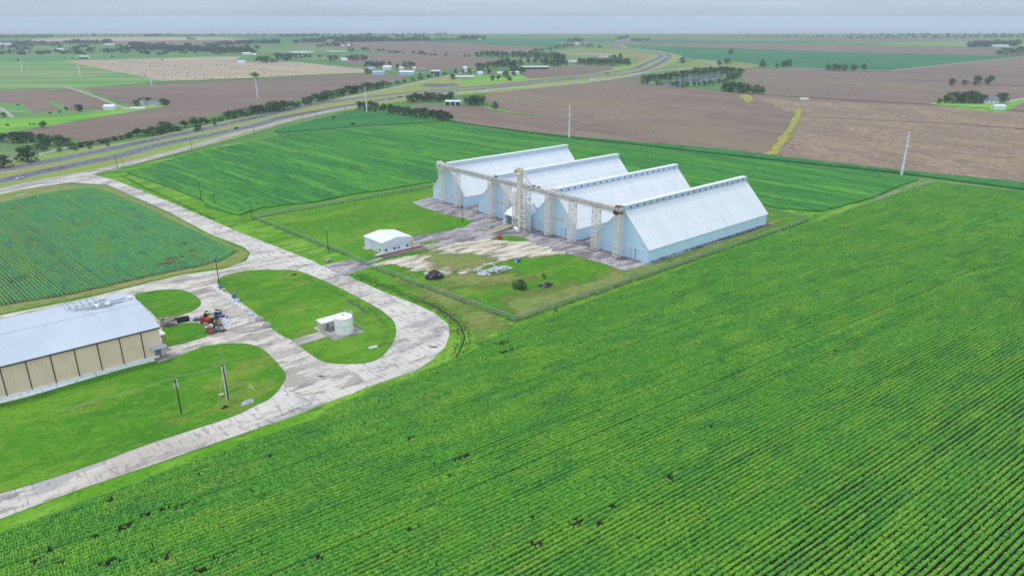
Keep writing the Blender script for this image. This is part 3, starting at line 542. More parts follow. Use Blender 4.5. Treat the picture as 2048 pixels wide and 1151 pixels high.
    g.links.new(ip.outputs[0], go.inputs[0]); md = ob.modifiers.new('rows', 'NODES'); md.node_group = g
    print(name, n, 'segments')
BARE = [(1150, 1052, 2.2, 1.6), (1160, 1045, 1.6, 1.2), (1072, 1037, 1.6, 1.2), (1077, 1090, 1.8, 1.2), (1222, 1018, 2.4, 1.3), (1197, 1051, 1.4, 1), (252, 1056, 2, 1.3), (245, 1065, 1.8, 1.2), (305, 1025, 3.5, 1.3), (298, 1030, 2, 1), (365, 1015, 1.8, 1.5), (195, 1073, 1.6, 1.4), (335, 1016, 1.2, 1), (222, 1002, 1.6, 1.2), (388, 1010, 1.5, 1), (403, 947, 1.4, 1), (500, 980, 1.4, 2.2), (930, 915, 2.2, 1.3), (912, 922, 1.2, 1), (540, 915, 1.2, 1), (75, 1125, 2, 1.3), (120, 1128, 1.6, 1.2), (215, 1130, 4, 1.5), (310, 1125, 1.6, 1.4), (335, 1117, 1.6, 1.4), (430, 1120, 1.4, 1.2), (465, 1112, 1.6, 1.3), (100, 1105, 1.4, 1), (1340, 960, 1.6, 1.3), (1100, 1065, 1, 1), (1420, 855, 1.4, 1), (1442, 880, 1.3, 1), (640, 1120, 1.5, 1), (820, 1060, 1.3, 1), (400, 1142, 3, 1), (500, 1085, 1, 1), (1000, 690, 5, 2), (1012, 705, 6, 2), (1440, 1060, 1, .8), (820, 880, 1.4, 1), (905, 955, 1.2, 1)]
ROWD = Vector((math.sin(math.radians(53.5)), math.cos(math.radians(53.5))))
crop_rows('crop_rows', NF, ORG, ROWD, 1.22, 'crop', .92, .82, BARE, 'broad dense green row crop beside the concrete loop road', 'row crop')
dl = G(214, 370) - G(490, 495); dl.normalize()
BAREL = [(345, 520, 3.5, 7), (330, 530, 3, 6), (365, 527, 3, 4), (72, 530, 2.6, 2.2), (48, 557, 3, 2.6), (52, 552, 2, 2), (102, 565, 2, 1.6), (20, 567, 2, 1.6), (165, 515, 1.6, 1.4), (135, 483, 1.6, 2), (213, 530, 1.8, 2.6), (30, 420, 5, 4), (70, 410, 4, 3), (225, 480, 2, 3), (245, 490, 2, 4), (365, 490, 3, 4), (385, 505, 4, 3), (30, 510, 1.4, 2)]
crop_rows('crop_rows', LF, (G(490, 495).x, G(490, 495).y), dl, 1.3, 'cropb', .90, .78, BAREL, 'blue green row crop between the highway and the beige warehouse', 'row crop')

# ------------------------------------------------------------------ trees and shrubs
def crown_mesh(name, mat, nl, lobes, size, low, seed):
    r = random.Random(seed); vs, fs = [], []; L = []
    for i in range(lobes):
        a = r.uniform(0, 6.28); q = r.uniform(.1, .30); z = r.uniform(low + .12, .80); q *= 1.15 - abs(z - .5) * .9
        L.append((Vector((q * math.cos(a), q * math.sin(a), z)), r.uniform(.15, .24)))
    L.append((Vector((0, 0, .55)), .28)); L.append((Vector((r.uniform(-.08, .08), r.uniform(-.08, .08), .82)), .17))
    for i in range(nl):
        c, R = L[i % len(L)]; d = Vector((r.gauss(0, 1), r.gauss(0, 1), r.gauss(.25, 1))).normalized(); p = c + d * R * r.uniform(.72, 1.06)
        if p.z < low: p.z = low + r.uniform(0, .06)
        n = (d + Vector((r.gauss(0, .5), r.gauss(0, .5), r.gauss(.2, .4)))).normalized(); u = n.cross(Vector((r.gauss(0, 1), r.gauss(0, 1), r.gauss(0, 1)))).normalized(); v = n.cross(u)
        a = size * r.uniform(.6, 1.2); b = a * r.uniform(.6, 1); k = len(vs)
        vs += [p - u * a, p - v * b, p + u * a, p + v * b]; fs.append([k, k + 1, k + 2, k + 3])
    me = bpy.data.meshes.new(name); me.from_pydata(vs, [], fs); me.materials.append(M[mat]); return me
def trunk_mesh(seed):
    r = random.Random(seed); m = MB(); prof = [(.045, -.02), (.034, .06), (.028, .2), (.02, .4), (.008, .7)]; m.lathe(prof, 7)
    for i in range(5):
        a = r.uniform(0, 6.28); z = r.uniform(.16, .36); m.bar((0, 0, z), (.24 * math.cos(a), .24 * math.sin(a), z + r.uniform(.15, .3)), .018, sides=5)
    me = bpy.data.meshes.new('trunk'); me.from_pydata([tuple(v) for v in m.v], [], m.f); me.materials.append(M['bark']); return me
CROWNS = [crown_mesh('crown', 'leaf', 520, 9 + i % 3, .052, .04 + .03 * (i % 3), 20 + i) for i in range(6)]
CROWNSL = [crown_mesh('crown', 'leafl', 460, 8, .055, .12, 60 + i) for i in range(2)]
BUSHES = [crown_mesh('foliage', 'leaf', 320, 8, .07, .0, 80 + i) for i in range(3)]
BUSHESL = [crown_mesh('foliage', 'leafl', 320, 8, .07, .0, 90 + i) for i in range(2)]
TRUNKS = [trunk_mesh(i) for i in range(3)]
ntree = [0]; FARV, FARF = [], []
def tree(px, py, hpx, label, group, wk=1.1, light=False, bush=False, asp=None):
    h = max(1.2, hpx / PXM(px, py) * (1.06 if hpx > 12 or bush else 1.24)); g = G(px, py)
    h *= random.uniform(.95, 1.06); wd = h * wk * random.uniform(.92, 1.1)
    rz = random.uniform(0, 6.28)
    if py < 113 and not bush and group:          # among the 400-odd trees the farthest become one mass
        for k in range(46):
            d = Vector((random.gauss(0, 1), random.gauss(0, 1), random.gauss(.2, 1))).normalized(); q = random.uniform(.75, 1.05); c = Vector((g.x + d.x * wd * .5 * q, g.y + d.y * wd * .5 * q, h * .52 + d.z * h * .46 * q))
            u = Vector((random.gauss(0, 1), random.gauss(0, 1), random.gauss(0, 1))).normalized(); v = u.cross(d).normalized(); a = h * random.uniform(.12, .2); m = len(FARV)
            FARV.extend([c - u * a, c - v * a, c + u * a, c + v * a]); FARF.append([m, m + 1, m + 2, m + 3])
        return None
    ntree[0] += 1
    if bush:
        me = random.choice(BUSHESL if light else BUSHES); o = bpy.data.objects.new('bush', me); COL.objects.link(o)
        o.location = (g.x, g.y, -.02 * h); o.rotation_euler = (0, 0, rz); o.scale = (wd, wd, h); return tag(o, label, 'bush', group)
    o = bpy.data.objects.new('tree', None); COL.objects.link(o); o.location = (g.x, g.y, 0); o.rotation_euler = (0, 0, rz); o.scale = (wd, wd, h); tag(o, label, 'tree', group)
    for nm, me in (('crown', random.choice(CROWNSL if light or random.random() < .16 else CROWNS)), ('trunk', random.choice(TRUNKS))):
        c = bpy.data.objects.new(nm, me); COL.objects.link(c); c.parent = o
    return o
def trees(s, label, group, **kw):
    for p in PP(s): tree(p[0], p[1], p[2], label, group, **kw)
trees('5,284,18 29,286,21 45,285,20 62,284,20 86,291,23 100,291,20 117,292,21 134,291,15 395,262,10', 'dark green tree in the clump between the brown field and the highway', 'trees in the clump beside the highway', wk=1.6)
trees('8,335,24 56,322,29', 'broad dark tree beside the dirt road along the highway', 'broad trees beside the dirt road', wk=1.7)
trees('78,301,15 90,303,12', 'bright green shrub under the highway tree clump', 'bright shrubs by the highway', wk=1.5, light=True, bush=True)
trees('276,272,16 292,272,14 307,271,17 320,268,15 331,264,20 343,262,14 370,255,14 391,251,16 402,250,14 459,238,17 470,236,15 482,233,12 506,229,18 517,228,16 527,226,17 538,224,17 548,222.5,19 559,221,17 569,220,18 582,217,14 610,209,12 621,207,14 636,204,17 646,202,15 655,199,17 668,196,15 677,193,14 686,191,14 699,188.6,17 708,187,14 715,186,14 725,183,14 735,181,15 746,179,13 756,178,14 767,175.6,12', 'tree in the long hedgerow between the highway and the brown field', 'trees of the highway hedgerow', wk=1.75)
trees('146,297,11 160,294,9 172,291,9 186,289,8 200,287,9 214,285,8 228,281,8 242,279,8 255,276,9 262,273,8 357,262,10 415,247,9 430,244,8 443,242,8 494,233,9 592,214,8 780,171,6 795,168,6 810,165,6 826,162,6 842,159,6 858,155.5,6 874,153,5 890,150,5', 'low green shrub of the highway hedgerow', 'shrubs of the highway hedgerow', wk=2.3, bush=True)
trees('120,303,8 150,301,7 180,298,6 215,293,7 598,211,8 430,250,6', 'light green shrub of the highway hedgerow', 'light shrubs of the highway hedgerow', wk=1.8, bush=True, light=True)
trees('720,220,16 731,222,18 741,222.5,20 751,224,18 767,226,18 782,228,18 790,229,17 798,230,18 807,232,17 816,233,19 824,234,17 832,235.5,18 841,236,18 850,237,20 858,238,18 866,238.5,20 874,240,19 881,241,20 890,242,18 898,242,18', 'tree in the straight dark row beyond the triangular crop', 'trees of the straight row beyond the crop', wk=1.1)
trees('819,205,14 827,205,16 834,204,18 844,204,17 853,203,17 862,203,18 871,203,17 880,204,17 889,204,16 902,199,12 898,201,14', 'dark tree in the grove beside the open white shed', 'trees in the grove beside the open shed', wk=1.25)
trees('933,209,12 941,210,16 949,211,20 957,211,19 965,211,20 989,218.5,15', 'dark tree beyond the open white shed at the corn edge', 'trees beyond the open shed', wk=1.2)
trees('905.5,159,9', 'round dark tree at the end of the pink building', None, wk=1.5)
trees('985.5,161.5,9 997,159.5,8 1018,162,9', 'round tree on the lawn above the highway', 'round lawn trees above the highway', wk=1.4)
trees('957,141,12 966,141,12 975,138,14 985,137,14 995,136,15 1005,135,16 1015,134,16 1024,140,16 1012,156,12 1030,134,13 1040,132,12 1034,146,14 1044,148,14 1026,152,12', 'tree in the grove around the farm houses past the pink building', 'grove around the farm houses', wk=1.25)
trees('978,150,9 940,148,8 912,148,7 927,147,7', 'small tree among the farm yards by the pink building', 'small trees among the farm yards', wk=1.2)
trees('780,131,6 795,138,8 810,135.5,10 820,135.5,10 827,135,8 735,137,12 745,137,12 755,136,11 765,135,10 735,149,10 742,148,6 840,152,5', 'tree among the blue roofed sheds beyond the brown field', 'trees among the blue sheds', wk=1.2)
trees('660,123.5,11 672,123.5,11 695,122,8 705,121.5,10 715,122,11 725,121,9 732,121,7', 'tree beside the small white barn past the hay field', 'trees beside the small white barn', wk=1.3)
trees('518,125,11 527,125,9 535,126,12 545,126,7 551,126,6 555,120,12 565,119,9 575,122,12 583,118,10 592,118,9 602,117,8 611,116,7 620,116,6 640,116,5', 'tree in the farm grove at the corner of the hay field', 'trees at the hay field corner', wk=1.25)
trees('512,156.5,10', 'round dark tree on the hay field edge just beyond a transmission pole', None, wk=1.9)
trees('702,103.5,7 727,102,6 735,101.5,5 757,104,5 766,104,5 637,95.5,5 647,95,6 657,94,7 667,94,8 677,94,7 689,93,6 703,92,4', 'far dark tree by the pale ponds', 'far trees by the pale ponds', wk=1.3)
trees('780,106,4 790,107,5 797,107,4 806,107,3 840,110,6 845,110,6 852,111,4 862,112,4 870,112,4 892,112.5,5 930,115,4 938,115,4 827,108,5', 'shrubby tree along the line between two brown fields', 'shrubby trees between brown fields', wk=1.4)
trees('1026,115,10 1034,115,10 1042,116,11 1050,117,10 1058,117,10 1062,112,9 955,114,8 965,114,9 975,114,10 985,115,11 995,116,11 1005,117,11 1014,117,10', 'tree in the far wood beyond the brown field', 'trees of the far wood', wk=1.3)
trees('1070,118,13 1078,119,14 1086,120,14 1094,121,14 1102,120,15 1110,120,14 1118,122,12 1126,124,12 1084,130,12 1092,131,12 1100,132,13 1108,133,14 1116,133,13 1124,132,12 1132,131,8 1056,126,7 1070,127,8', 'tree in the wood behind the long white roofed barn', 'trees behind the long barn', wk=1.3)
trees('1160,130,11 1168,131,13 1176,131,14 1184,131,14 1192,131,14 1200,131,14 1208,131,13 1216,131,14 1224,132,15 1232,131,15 1240,131,14 1248,131,14 1256,131,13 1228,121,9 1240,120,10 1215,121,5 1220,117,5', 'tree in the dark row at the foot of the brown triangle by the highway', 'dark row by the highway bend', wk=1.3)
trees('1060,108,5 1072,106,7 1084,104,6 1100,101,6 1112,99,6 1124,97,8 1134,95,7 1144,96,6 1175,96,6 1182,94,5 1199,97,5 1165,92,4', 'small far tree along the road to the red roofs', 'far trees along the road to the red roofs', wk=1.4)
trees('1285.5,160.5,9 1297,161.5,10 1308,161.5,11 1319,161,11 1330,160,12 1341,159.5,12 1352,158,12 1363,156.6,12 1374.5,154.5,14 1387,152.5,16 1398,151,16 1409,149,13 1419,147.6,11 1430,147.6,13 1441,148,14 1452,149,15 1463.5,150,14 1472,156,14 1479,152,12 1466,160,14 1455,163,13', 'tree on the far bank of the pond', 'trees on the far bank of the pond', wk=1.5)
trees('1285.5,168.4,7.2 1295,169,7.9 1313,171,7.9 1320,171,6.5 1345,173.5,8.6 1355,174.5,9.4 1365,175.5,9.4 1374.5,174,8.6 1388,172,7.2 1398,171.5,6.5 1409,171.5,7.9 1419,170,7.9 1427,169.4,5.8 1437,168.5,8.6 1447,167.5,8.6', 'tree on the bank of the pond facing the corn', 'trees between the pond and the corn', wk=1.25)
trees('1447,182,15 1456.5,183.7,18 1466,185,19 1476,185.8,20 1486,186.5,19 1495,187,18 1505,187.9,17 1515,188.6,18 1523,188.6,14', 'tree in the solid dark clump standing in the corn', 'trees of the dark clump in the corn', wk=1.2)
trees('1460.7,109,9', 'lone dark tree standing in the far green field', None, wk=1.4)
trees('1363,126,9', 'round tree beside the highway bend', None, wk=1.6)
trees('1438,131.6,9 1454,129.5,13 1526,135.5,15 1554,135.5,7 1567,135,10 1578,133,11', 'tree beside the pale farm road past the pond', 'trees along the pale farm road', wk=1.4)
trees('1656,141,9 1667,142,12 1676,142,10 1689,142,11 1706,142,13 1725,140.5,11', 'tree in the broken row at the corner of the far green field', 'broken row at the field corner', wk=1.35)
trees('1904.5,171.5,12 1928,171.5,10 1951,170.5,18 1976,170.5,18', 'spreading tree in the row of four amid the corn', 'four spreading trees amid the corn', wk=1.3)
trees('1877,207.5,9 1889.5,206,15 1899,206,20 1913,205,22 1920.7,206,15 1930,206,22 1938,207,25 1945.7,206,22 1952,207,18 1961.4,206,16', 'dark tree in the grove by the grey roofed farmhouse', 'grove by the grey roofed farmhouse', wk=1.3)
trees('2003.6,206,19', 'full round tree behind the white barn in the corn', None, wk=1.5)
trees('1905,207.5,7', 'light green shrub under the farmhouse grove', None, wk=1.4, light=True, bush=True)
trees('1998,110.5,8 2008,110.5,11 2018,110.5,11 2028,110.5,9 2040,109,12 2049,108,12', 'tree in the far clump at the end of the pale farm road', 'clump at the end of the farm road', wk=1.4)
trees('153,107,9', 'full round tree standing on the far pasture', None, wk=1.5)
trees('163,107,6 90,106.5,5 100,106.5,4 46,107.5,5 37,122.5,5 130,117.5,2 224,116,4 145,118,2.5 325,121,3 60,106,3 75,107,3 112,105,4 120,97,4', 'small tree scattered on the far pasture', 'scattered pasture trees', wk=1.4)
trees('5,99,7 35,96,9 45,96,10 55,95.5,8 65,95,7 80,93,6 88,92,6 95,92,6 106,93,7 115,92,7 122,94,5 205,104,5 215,104.5,6 225,105,6 235,103.5,6 245,102.5,7 252,101,7 142,101,4 188,99,4', 'far tree among the pasture farms', 'far trees among the pasture farms', wk=1.4)
for i in range(60):
    t = i / 59; tree(266 + 236 * t, 99 + 9 * t + random.uniform(-3.5, 2.5), random.uniform(7, 11), 'dark tree in the wooded belt past the hay field', 'wooded belt past the hay field', wk=1.35)
trees('161,223,14', 'broad dark tree on the ditch bank near the white barn', None, wk=1.45)
trees('87,255.5,14', 'lone dark tree on the bright meadow near the brown field', None, wk=1.3)
trees('8,235,10 133,221,6', 'small dark tree on the bank beside the brown field', 'small bank trees', wk=1.2)
trees('274,213.5,10 287,210.5,12 297,209.5,12 310,207.5,7 326,211,13 335,210.5,9', 'dark tree around the white farmhouse', 'trees around the white farmhouse', wk=1.3)
trees('60,250,4 68,250,4 15,252,4 35,211,3 100,228,4 120,226,4', 'low bush on the meadow near the brown field', 'meadow bushes', wk=1.8, bush=True)
trees('1040,576,19', 'big round bush in the fenced grass yard', None, wk=1.9, bush=True)
trees('1087,556,11', 'bright young bush in the fenced grass yard', None, wk=1.2, light=True, bush=True)
trees('1111,624,8', 'small bush growing through the chain link fence', None, wk=1.5, light=True, bush=True)
trees('706,251,6', 'low dark bush at the pole in the triangular crop', None, wk=2, bush=True)
trees('667.7,238,6', 'small bush by the frontage road pole', None, wk=1.6, bush=True)
# far woods that read as one mass
vs, fs = FARV, FARF
def belt(x0, y0, x1, y1, n, h, spread=6):
    for i in range(n):
        t = (i + random.random()) / n; g = G(x0 + (x1 - x0) * t, y0 + (y1 - y0) * t + random.uniform(-.3, .3)); s = FPX / (g.y * CP + 35)
        H = h / s * random.uniform(.8, 1.5)
        for k in range(34):
            d = Vector((random.gauss(0, 1), random.gauss(0, 1), random.gauss(.2, 1))).normalized(); c = Vector((g.x, g.y, H * .55)) + Vector((d.x * H * .62, d.y * H * .62, d.z * H * .45))
            u = Vector((random.gauss(0, 1), random.gauss(0, 1), random.gauss(0, 1))).normalized(); v = u.cross(d).normalized(); a = H * .2; q = len(vs)
            vs.extend([c - u * a, c - v * a, c + u * a, c + v * a]); fs.append([q, q + 1, q + 2, q + 3])
for b in ((0, 88, 90, 87, 14, 5), (128, 88, 222, 87.5, 26, 6), (410, 93, 510, 88, 24, 6), (512, 87.5, 560, 87.5, 14, 6), (588, 87, 598, 87, 4, 5), (604, 85.5, 650, 85, 16, 6), (670, 85, 770, 83.5, 34, 8), (640, 80, 720, 77, 26, 5), (776, 83.5, 860, 82.5, 26, 6), (860, 82.5, 915, 81, 14, 4), (915, 80, 970, 79, 16, 6), (0, 73, 500, 71, 40, 3), (500, 72, 900, 70.5, 44, 3.2), (1300, 70.5, 1700, 70, 20, 1.8), (1700, 72, 2048, 71, 50, 3.4), (0, 76, 60, 74.5, 12, 4), (60, 76, 105, 74.5, 12, 3.5), (290, 73.5, 320, 73, 10, 4), (320, 73, 420, 72, 20, 2.5), (560, 74, 640, 73, 20, 4), (720, 73, 745, 72, 8, 4), (790, 75, 810, 74.5, 6, 4), (828, 75.5, 850, 75, 7, 3.5), (1135, 83, 1165, 83, 9, 5), (1230, 80, 1258, 76, 10, 4), (1262, 83, 1300, 81.5, 10, 4), (1940, 94.5, 2035, 92, 30, 8), (1700, 78, 2048, 76, 40, 4), (1560, 75, 1720, 75, 16, 2.5), (2048, 94, 2150, 92, 16, 7), (377, 80.5, 392, 80, 4, 4)):
    belt(*b)
for k in range(70):
    belt(*(lambda x, y: (x, y, x + random.uniform(4, 16), y + random.uniform(-.4, .4), random.randint(2, 5), random.uniform(3, 5)))(random.choice((random.uniform(0, 260), random.uniform(250, 520))), random.uniform(94, 110)))
o = link('treeline', vs, fs, 'leafd'); o['kind'] = 'stuff'; o['label'] = 'far woods and treelines near the hazy horizon'; o['category'] = 'woods'
# ------------------------------------------------------------------ grain warehouses
WL, WW, EV, MBZ, MTZ, MO = 94.6, 30.7, 6.03, 20.2, 22.7, 1.3
names = [('farthest of the four grain warehouses from the fenced grass yard, its ridge without vents', False), ('grain warehouse with plain vent free ridge, standing behind the bucket elevator shed', False),
         ('vented white roofed grain warehouse with a tan rake trim on its far end', True), ('vented white roofed grain warehouse beside the grass yard fence, longest blue side wall showing', True)]
for k, (lab, vents) in enumerate(names):
    p = S(0, 43.5 * k); W = thing('grain_warehouse', lab, 'warehouse', (p.x, p.y, .1), YAW, 'four white roofed grain warehouses')
    yc = -WW / 2; prof = [(0, 0), (0, EV), (yc + MO, MBZ), (yc - MO, MBZ), (-WW, EV), (-WW, 0)]
    m = MB(); m.prism(prof, 0, WL); m.build('wall', 'wallb', W)
    r = MB()
    for sg, y0 in ((1, 0), (-1, -WW)):
        a = (y0 + sg * .45, EV - .42); b = (yc + sg * MO, MBZ + .03); nx, nz = sg * .21, .21
        r.add([(x, y + dx, z + dz) for x in (-.3, WL + .3) for (y, z, dx, dz) in ((a[0], a[1], 0, .02), (b[0], b[1], 0, .02), (b[0], b[1], nx, nz), (a[0], a[1], nx, nz))],
              [[0, 1, 2, 3], [4, 7, 6, 5], [0, 4, 5, 1], [1, 5, 6, 2], [2, 6, 7, 3], [3, 7, 4, 0]])
    r.build('roof', 'roofw', W)
    mo = MB().box(-.35, yc - MO, MBZ - .3, WL + .35, yc + MO, MTZ).build('ridge_monitor', 'wallm', W)
    MB().box(-.5, yc - MO - .15, MTZ + .002, WL + .5, yc + MO + .15, MTZ + .2).build('monitor_cap', 'roofw', mo)
    if vents:
        for i in range(20):
            x = 3.6 + i * 4.62; v = MB().box(x - .34, yc - MO - .07, MBZ + .85, x + .34, yc - MO - .01, MTZ - .6)
            v.build('vent', 'dark', mo)
    if k == 2:
        t = MB(); t.bar((WL + .45, -WW - .4, EV - .2), (WL + .45, yc - MO, MBZ + .3), .45); t.build('rake_trim', 'tan', W)
    d = MB().box(-.10, -23.6, 0, -.02, -18.7, 5.0); d.box(-.18, -18.68, 0, -.02, -18.3, 5.0)
    dr = d.build('sliding_door', 'panelw', W); MB().box(-.22, -28.2, 5.06, -.02, -18.4, 5.3).build('door_rail', 'white', dr); MB().box(-.16, -23.85, 0, -.02, -23.62, 5).box(-.14, -21.25, 0, -.11, -21.1, 4.9).build('door_edge', 'slate', dr)
    d = MB().box(-.09, -8.8, 0, -.02, -4.2, 4.6).build('sliding_door', 'panelw', W); MB().box(-.2, -9.4, 4.66, -.02, -1.6, 4.85).build('door_rail', 'white', d)
    MB().box(-.07, -22.2, 7.6, -.02, -11, 8.9).build('gable_panel', 'panely' if k in (1, 2) else 'panelw', W)
    MB().box(-.06, -WW - .05, 0, -.01, -WW + .12, EV).build('corner_trim', 'panelw', W)

# ------------------------------------------------------------------ conveyor bridge on lattice towers
def tower(b, a, hz, wd, label, bays=None):
    p = S(a, b); T = thing('conveyor_tower', label, 'tower', (p.x, p.y, .15), YAW, 'lattice towers under the conveyor')
    h = wd / 2; cs = [(-h, -h), (h, -h), (h, h), (-h, h)]
    for x, y in cs:
        MB().bar((x, y, 0), (x, y, hz), .30).build('leg', 'steelw', T)
    n = bays or int(hz / 2.2); br = MB()
    for i in range(n + 1):
        z = .4 + (hz - .5) * i / n
        for j in range(4):
            (x0, y0), (x1, y1) = cs[j], cs[(j + 1) % 4]; br.bar((x0, y0, z), (x1, y1, z), .2)
            if i < n:
                z2 = z + (hz - .5) / n
                if (i + j) % 2: br.bar((x0, y0, z), (x1, y1, z2), .16)
                else: br.bar((x1, y1, z), (x0, y0, z2), .16)
    br.build('bracing', 'steelw', T)
    f = MB()
    for x, y in cs: f.box(x - .45, y - .45, -.1, x + .45, y + .45, .35)
    f.build('footing', 'rust', T)
    lad = MB()
    for y in (-.22, .22): lad.bar((-h - .12, y, .5), (-h - .12, y, hz), .06)
    for i in range(int(hz / .6)): lad.bar((-h - .12, -.22, .6 + i * .6), (-h - .12, .22, .6 + i * .6), .04)
    lad.build('ladder', 'steelw', T); return T
tower(13.9, -3.3, 20.3, 2.7, 'lattice conveyor tower at the outer end of the bridge, on the first gable')
tower(27.8, -3.3, 20.3, 2.7, 'lattice conveyor tower at the corner of the farthest warehouse')
tower(58.7, -3.4, 20.3, 2.7, 'lattice conveyor tower in front of the gable next to the elevator shed')
tower(71.5, -3.4, 20.3, 2.7, 'lattice conveyor tower just behind the dump shed roof')
tower(102.3, -3.4, 20.3, 2.7, 'lattice conveyor tower in front of the third gable, past the bucket elevator')
tower(118.4, -3.4, 20.3, 2.5, 'lattice conveyor tower at the gap after the third gable')
tower(133.4, -3.4, 20.3, 2.7, 'lattice conveyor tower between the two vented warehouses')
tower(146.8, -3.5, 19.2, 2.7, 'lattice conveyor tower under the dark red drive box')
p = S(-3.4, 0); CV = thing('conveyor_bridge', 'long overhead grain conveyor with railings crossing in front of all four gables', 'conveyor', (p.x, p.y, .1), YAW)
y0, y1 = -11.3, -148.6
MB().box(-.75, y1, 21.2, .8, y0, 22.35).build('trough', 'steelg', CV)
tr = MB()
for x in (-1.25, 1.25):
    for z in (19.9, 21.15): tr.bar((x, y0, z), (x, y1, z), .24)
n = 62
for i in range(n):
    ya, yb = y0 + (y1 - y0) * i / n, y0 + (y1 - y0) * (i + 1) / n
    for x in (-1.25, 1.25):
        tr.bar((x, ya, 19.9), (x, yb, 21.15), .15) if i % 2 else tr.bar((x, ya, 21.15), (x, yb, 19.9), .15)
        tr.bar((x, ya, 19.9), (x, ya, 21.15), .15)
    tr.bar((-1.25, ya, 19.9), (1.25, ya, 19.9), .1)
tr.build('truss', 'steelw', CV)
MB().box(-1.7, y1, 21.16, -.85, y0, 21.22).box(.85, y1, 21.16, 1.7, y0, 21.22).build('walkway', 'rust', CV)
rl = MB()
for x in (-1.7, 1.7):
    for z in (22.0, 22.8): rl.bar((x, y0, z), (x, y1, z), .11)
    for i in range(70): y = y0 + (y1 - y0) * i / 69; rl.bar((x, y, 21.2), (x, y, 22.8), .1)
rl.build('railing', 'steelw', CV)
for b, mt in ((15.3, 'steelw'), (58.8, 'steelw'), (102.3, 'steelw'), (145.8, 'redbox')):
    c = MB().rbox(0, -b, 19.3, 2.9, 2.6, 1.9); c.rbox(0, -b, 22.16, 1.7, 2.2, 1.0, 0, .2); c.rbox(2.3, -b, 20.4, 2.0, 1.5, 1.5)
    c.build('discharge_box', mt, CV)
MB().rbox(0, -12.2, 20.2, 3.0, 1.8, 3.4).build('end_housing', 'steelw', CV)
mt = MB()
for b in (91, 94.5, 62): mt.rbox(.4, -b, 22.2, .9, 1.4, .7); mt.bar((.4, -b - .9, 22.5), (.4, -b + .9, 22.5), .5, sides=8)
mt.build('motor', 'brown', CV)

# bucket elevator, dump shed and their gear
p = S(-7, 86.2); E_ = thing('bucket_elevator', 'tall cream bucket elevator with yellowish head rising above the conveyor bridge', 'grain elevator', (p.x, p.y, .15), YAW)
MB().box(-1.1, -.3, 0, 1.1, 2.0, 28.6).build('casing', 'cream', E_)
fl = MB()
for z in range(3, 29, 3): fl.box(-1.22, -.42, z - .14, 1.22, 2.12, z + .14)
fl.build('flange', 'steelw', E_)
hd = MB(); hd.prism([(-.6, 28.6), (-.9, 30.2), (-.2, 31.2), (1.2, 31.5), (2.2, 30.9), (2.5, 29.6), (2.2, 28.6)], -1.1, 1.1); hd.build('head', 'yellowp', E_)
pl = MB().box(-2.0, -1.4, 28.3, 2.0, 3.6, 28.45)
for x in (-2, 2):
    pl.bar((x, -1.4, 29.4), (x, 3.6, 29.4), .07)
    for y in (-1.4, .3, 2, 3.6): pl.bar((x, y, 28.4), (x, y, 29.4), .06)
for y in (-1.4, 3.6): pl.bar((-2, y, 29.4), (2, y, 29.4), .07)
pl.build('platform', 'steelw', E_)
MB().rbox(-.4, 3.0, 28.5, 1.4, 1.6, 1.3).bar((-.4, 3.2, 29.2), (-.4, 1.9, 29.8), .5, sides=8).build('drive_motor', 'rust', E_)
sp = MB(); sp.bar((.2, -.9, 29.2), (2.6, -4.9, 22.6), .75); sp.bar((.4, 2.2, 29), (2.8, 5.5, 22.6), .5); sp.build('spout', 'steelw', E_)
lt = MB(); c4 = [(-1.4, -4.3), (2.4, -4.3), (2.4, -.6), (-1.4, -.6)]
for i in range(9):
    z = .3 + i * 2.62
    for j in range(4):
        a_, b_ = c4[j], c4[(j + 1) % 4]; lt.bar((*a_, z), (*b_, z), .3)
        if i < 8: lt.bar((*a_, z), (*b_, z + 2.62), .22) if (i + j) % 2 else lt.bar((*b_, z), (*a_, z + 2.62), .22)
lt.build('bracing', 'steelw', E_)
for x, y in c4: MB().bar((x, y, 0), (x, y, 24.6), .36).build('leg', 'steelw', E_)
st = MB(); c5 = [(-1.6, 2.6), (.8, 2.6), (.8, 4.6), (-1.6, 4.6)]
for i in range(8):
    z = .3 + i * 2.62
    for j in range(4):
        a_, b_ = c5[j], c5[(j + 1) % 4]; st.bar((*a_, z), (*b_, z), .26)
        if i < 7: st.bar((*a_, z), (*b_, z + 2.62), .2)
for x, y in c5: st.bar((x, y, 0), (x, y, 19), .3)
st.build('stair_tower', 'steelw', E_)
lg = MB(); lg.box(-1.3, -.3, 0, 1.3, 2.2, 1.4); lg.build('boot', 'steelw', E_)
p = S(-10.5, 86.8); o = MB().bar((-1.1, -2.4, 1.15), (1.1, 2.3, 1.15), 1.75, sides=18); o.box(-1.2, -1.4, 0, .2, -1.0, .6); o.box(-.2, 1, 0, 1.2, 1.4, .6)
o = o.build('horizontal_tank', 'white'); o.location = (p.x, p.y, .16); o.rotation_euler.z = YAW; tag(o, 'white horizontal tank lying at the foot of the bucket elevator', 'tank')
p = S(-8.3, 75.4); D = thing('dump_shed', 'open fronted blue shed with steep white lean to roof beside the bucket elevator', 'shed', (p.x, p.y, .15), YAW)
MB().add([(.3, y, z) for y in (0, -.12) for z in (0, 6.4)] + [(9.5, y, 12.2) for y in (0, -.12)] + [(12, y, z) for y in (0, -.12) for z in (7.8, 0)], [[0, 1, 4, 6, 7], [2, 9, 8, 5, 3], [0, 2, 3, 1]]).add([(.3, y, z) for y in (-10.5, -10.62) for z in (0, 6.4)] + [(9.5, y, 12.2) for y in (-10.5, -10.62)] + [(12, y, z) for y in (-10.5, -10.62) for z in (7.8, 0)], [[0, 1, 4, 6, 7], [2, 9, 8, 5, 3], [0, 2, 3, 1]]).box(11.9, -10.5, 0, 12, -.12, 7.6).build('wall', 'wallb', D)
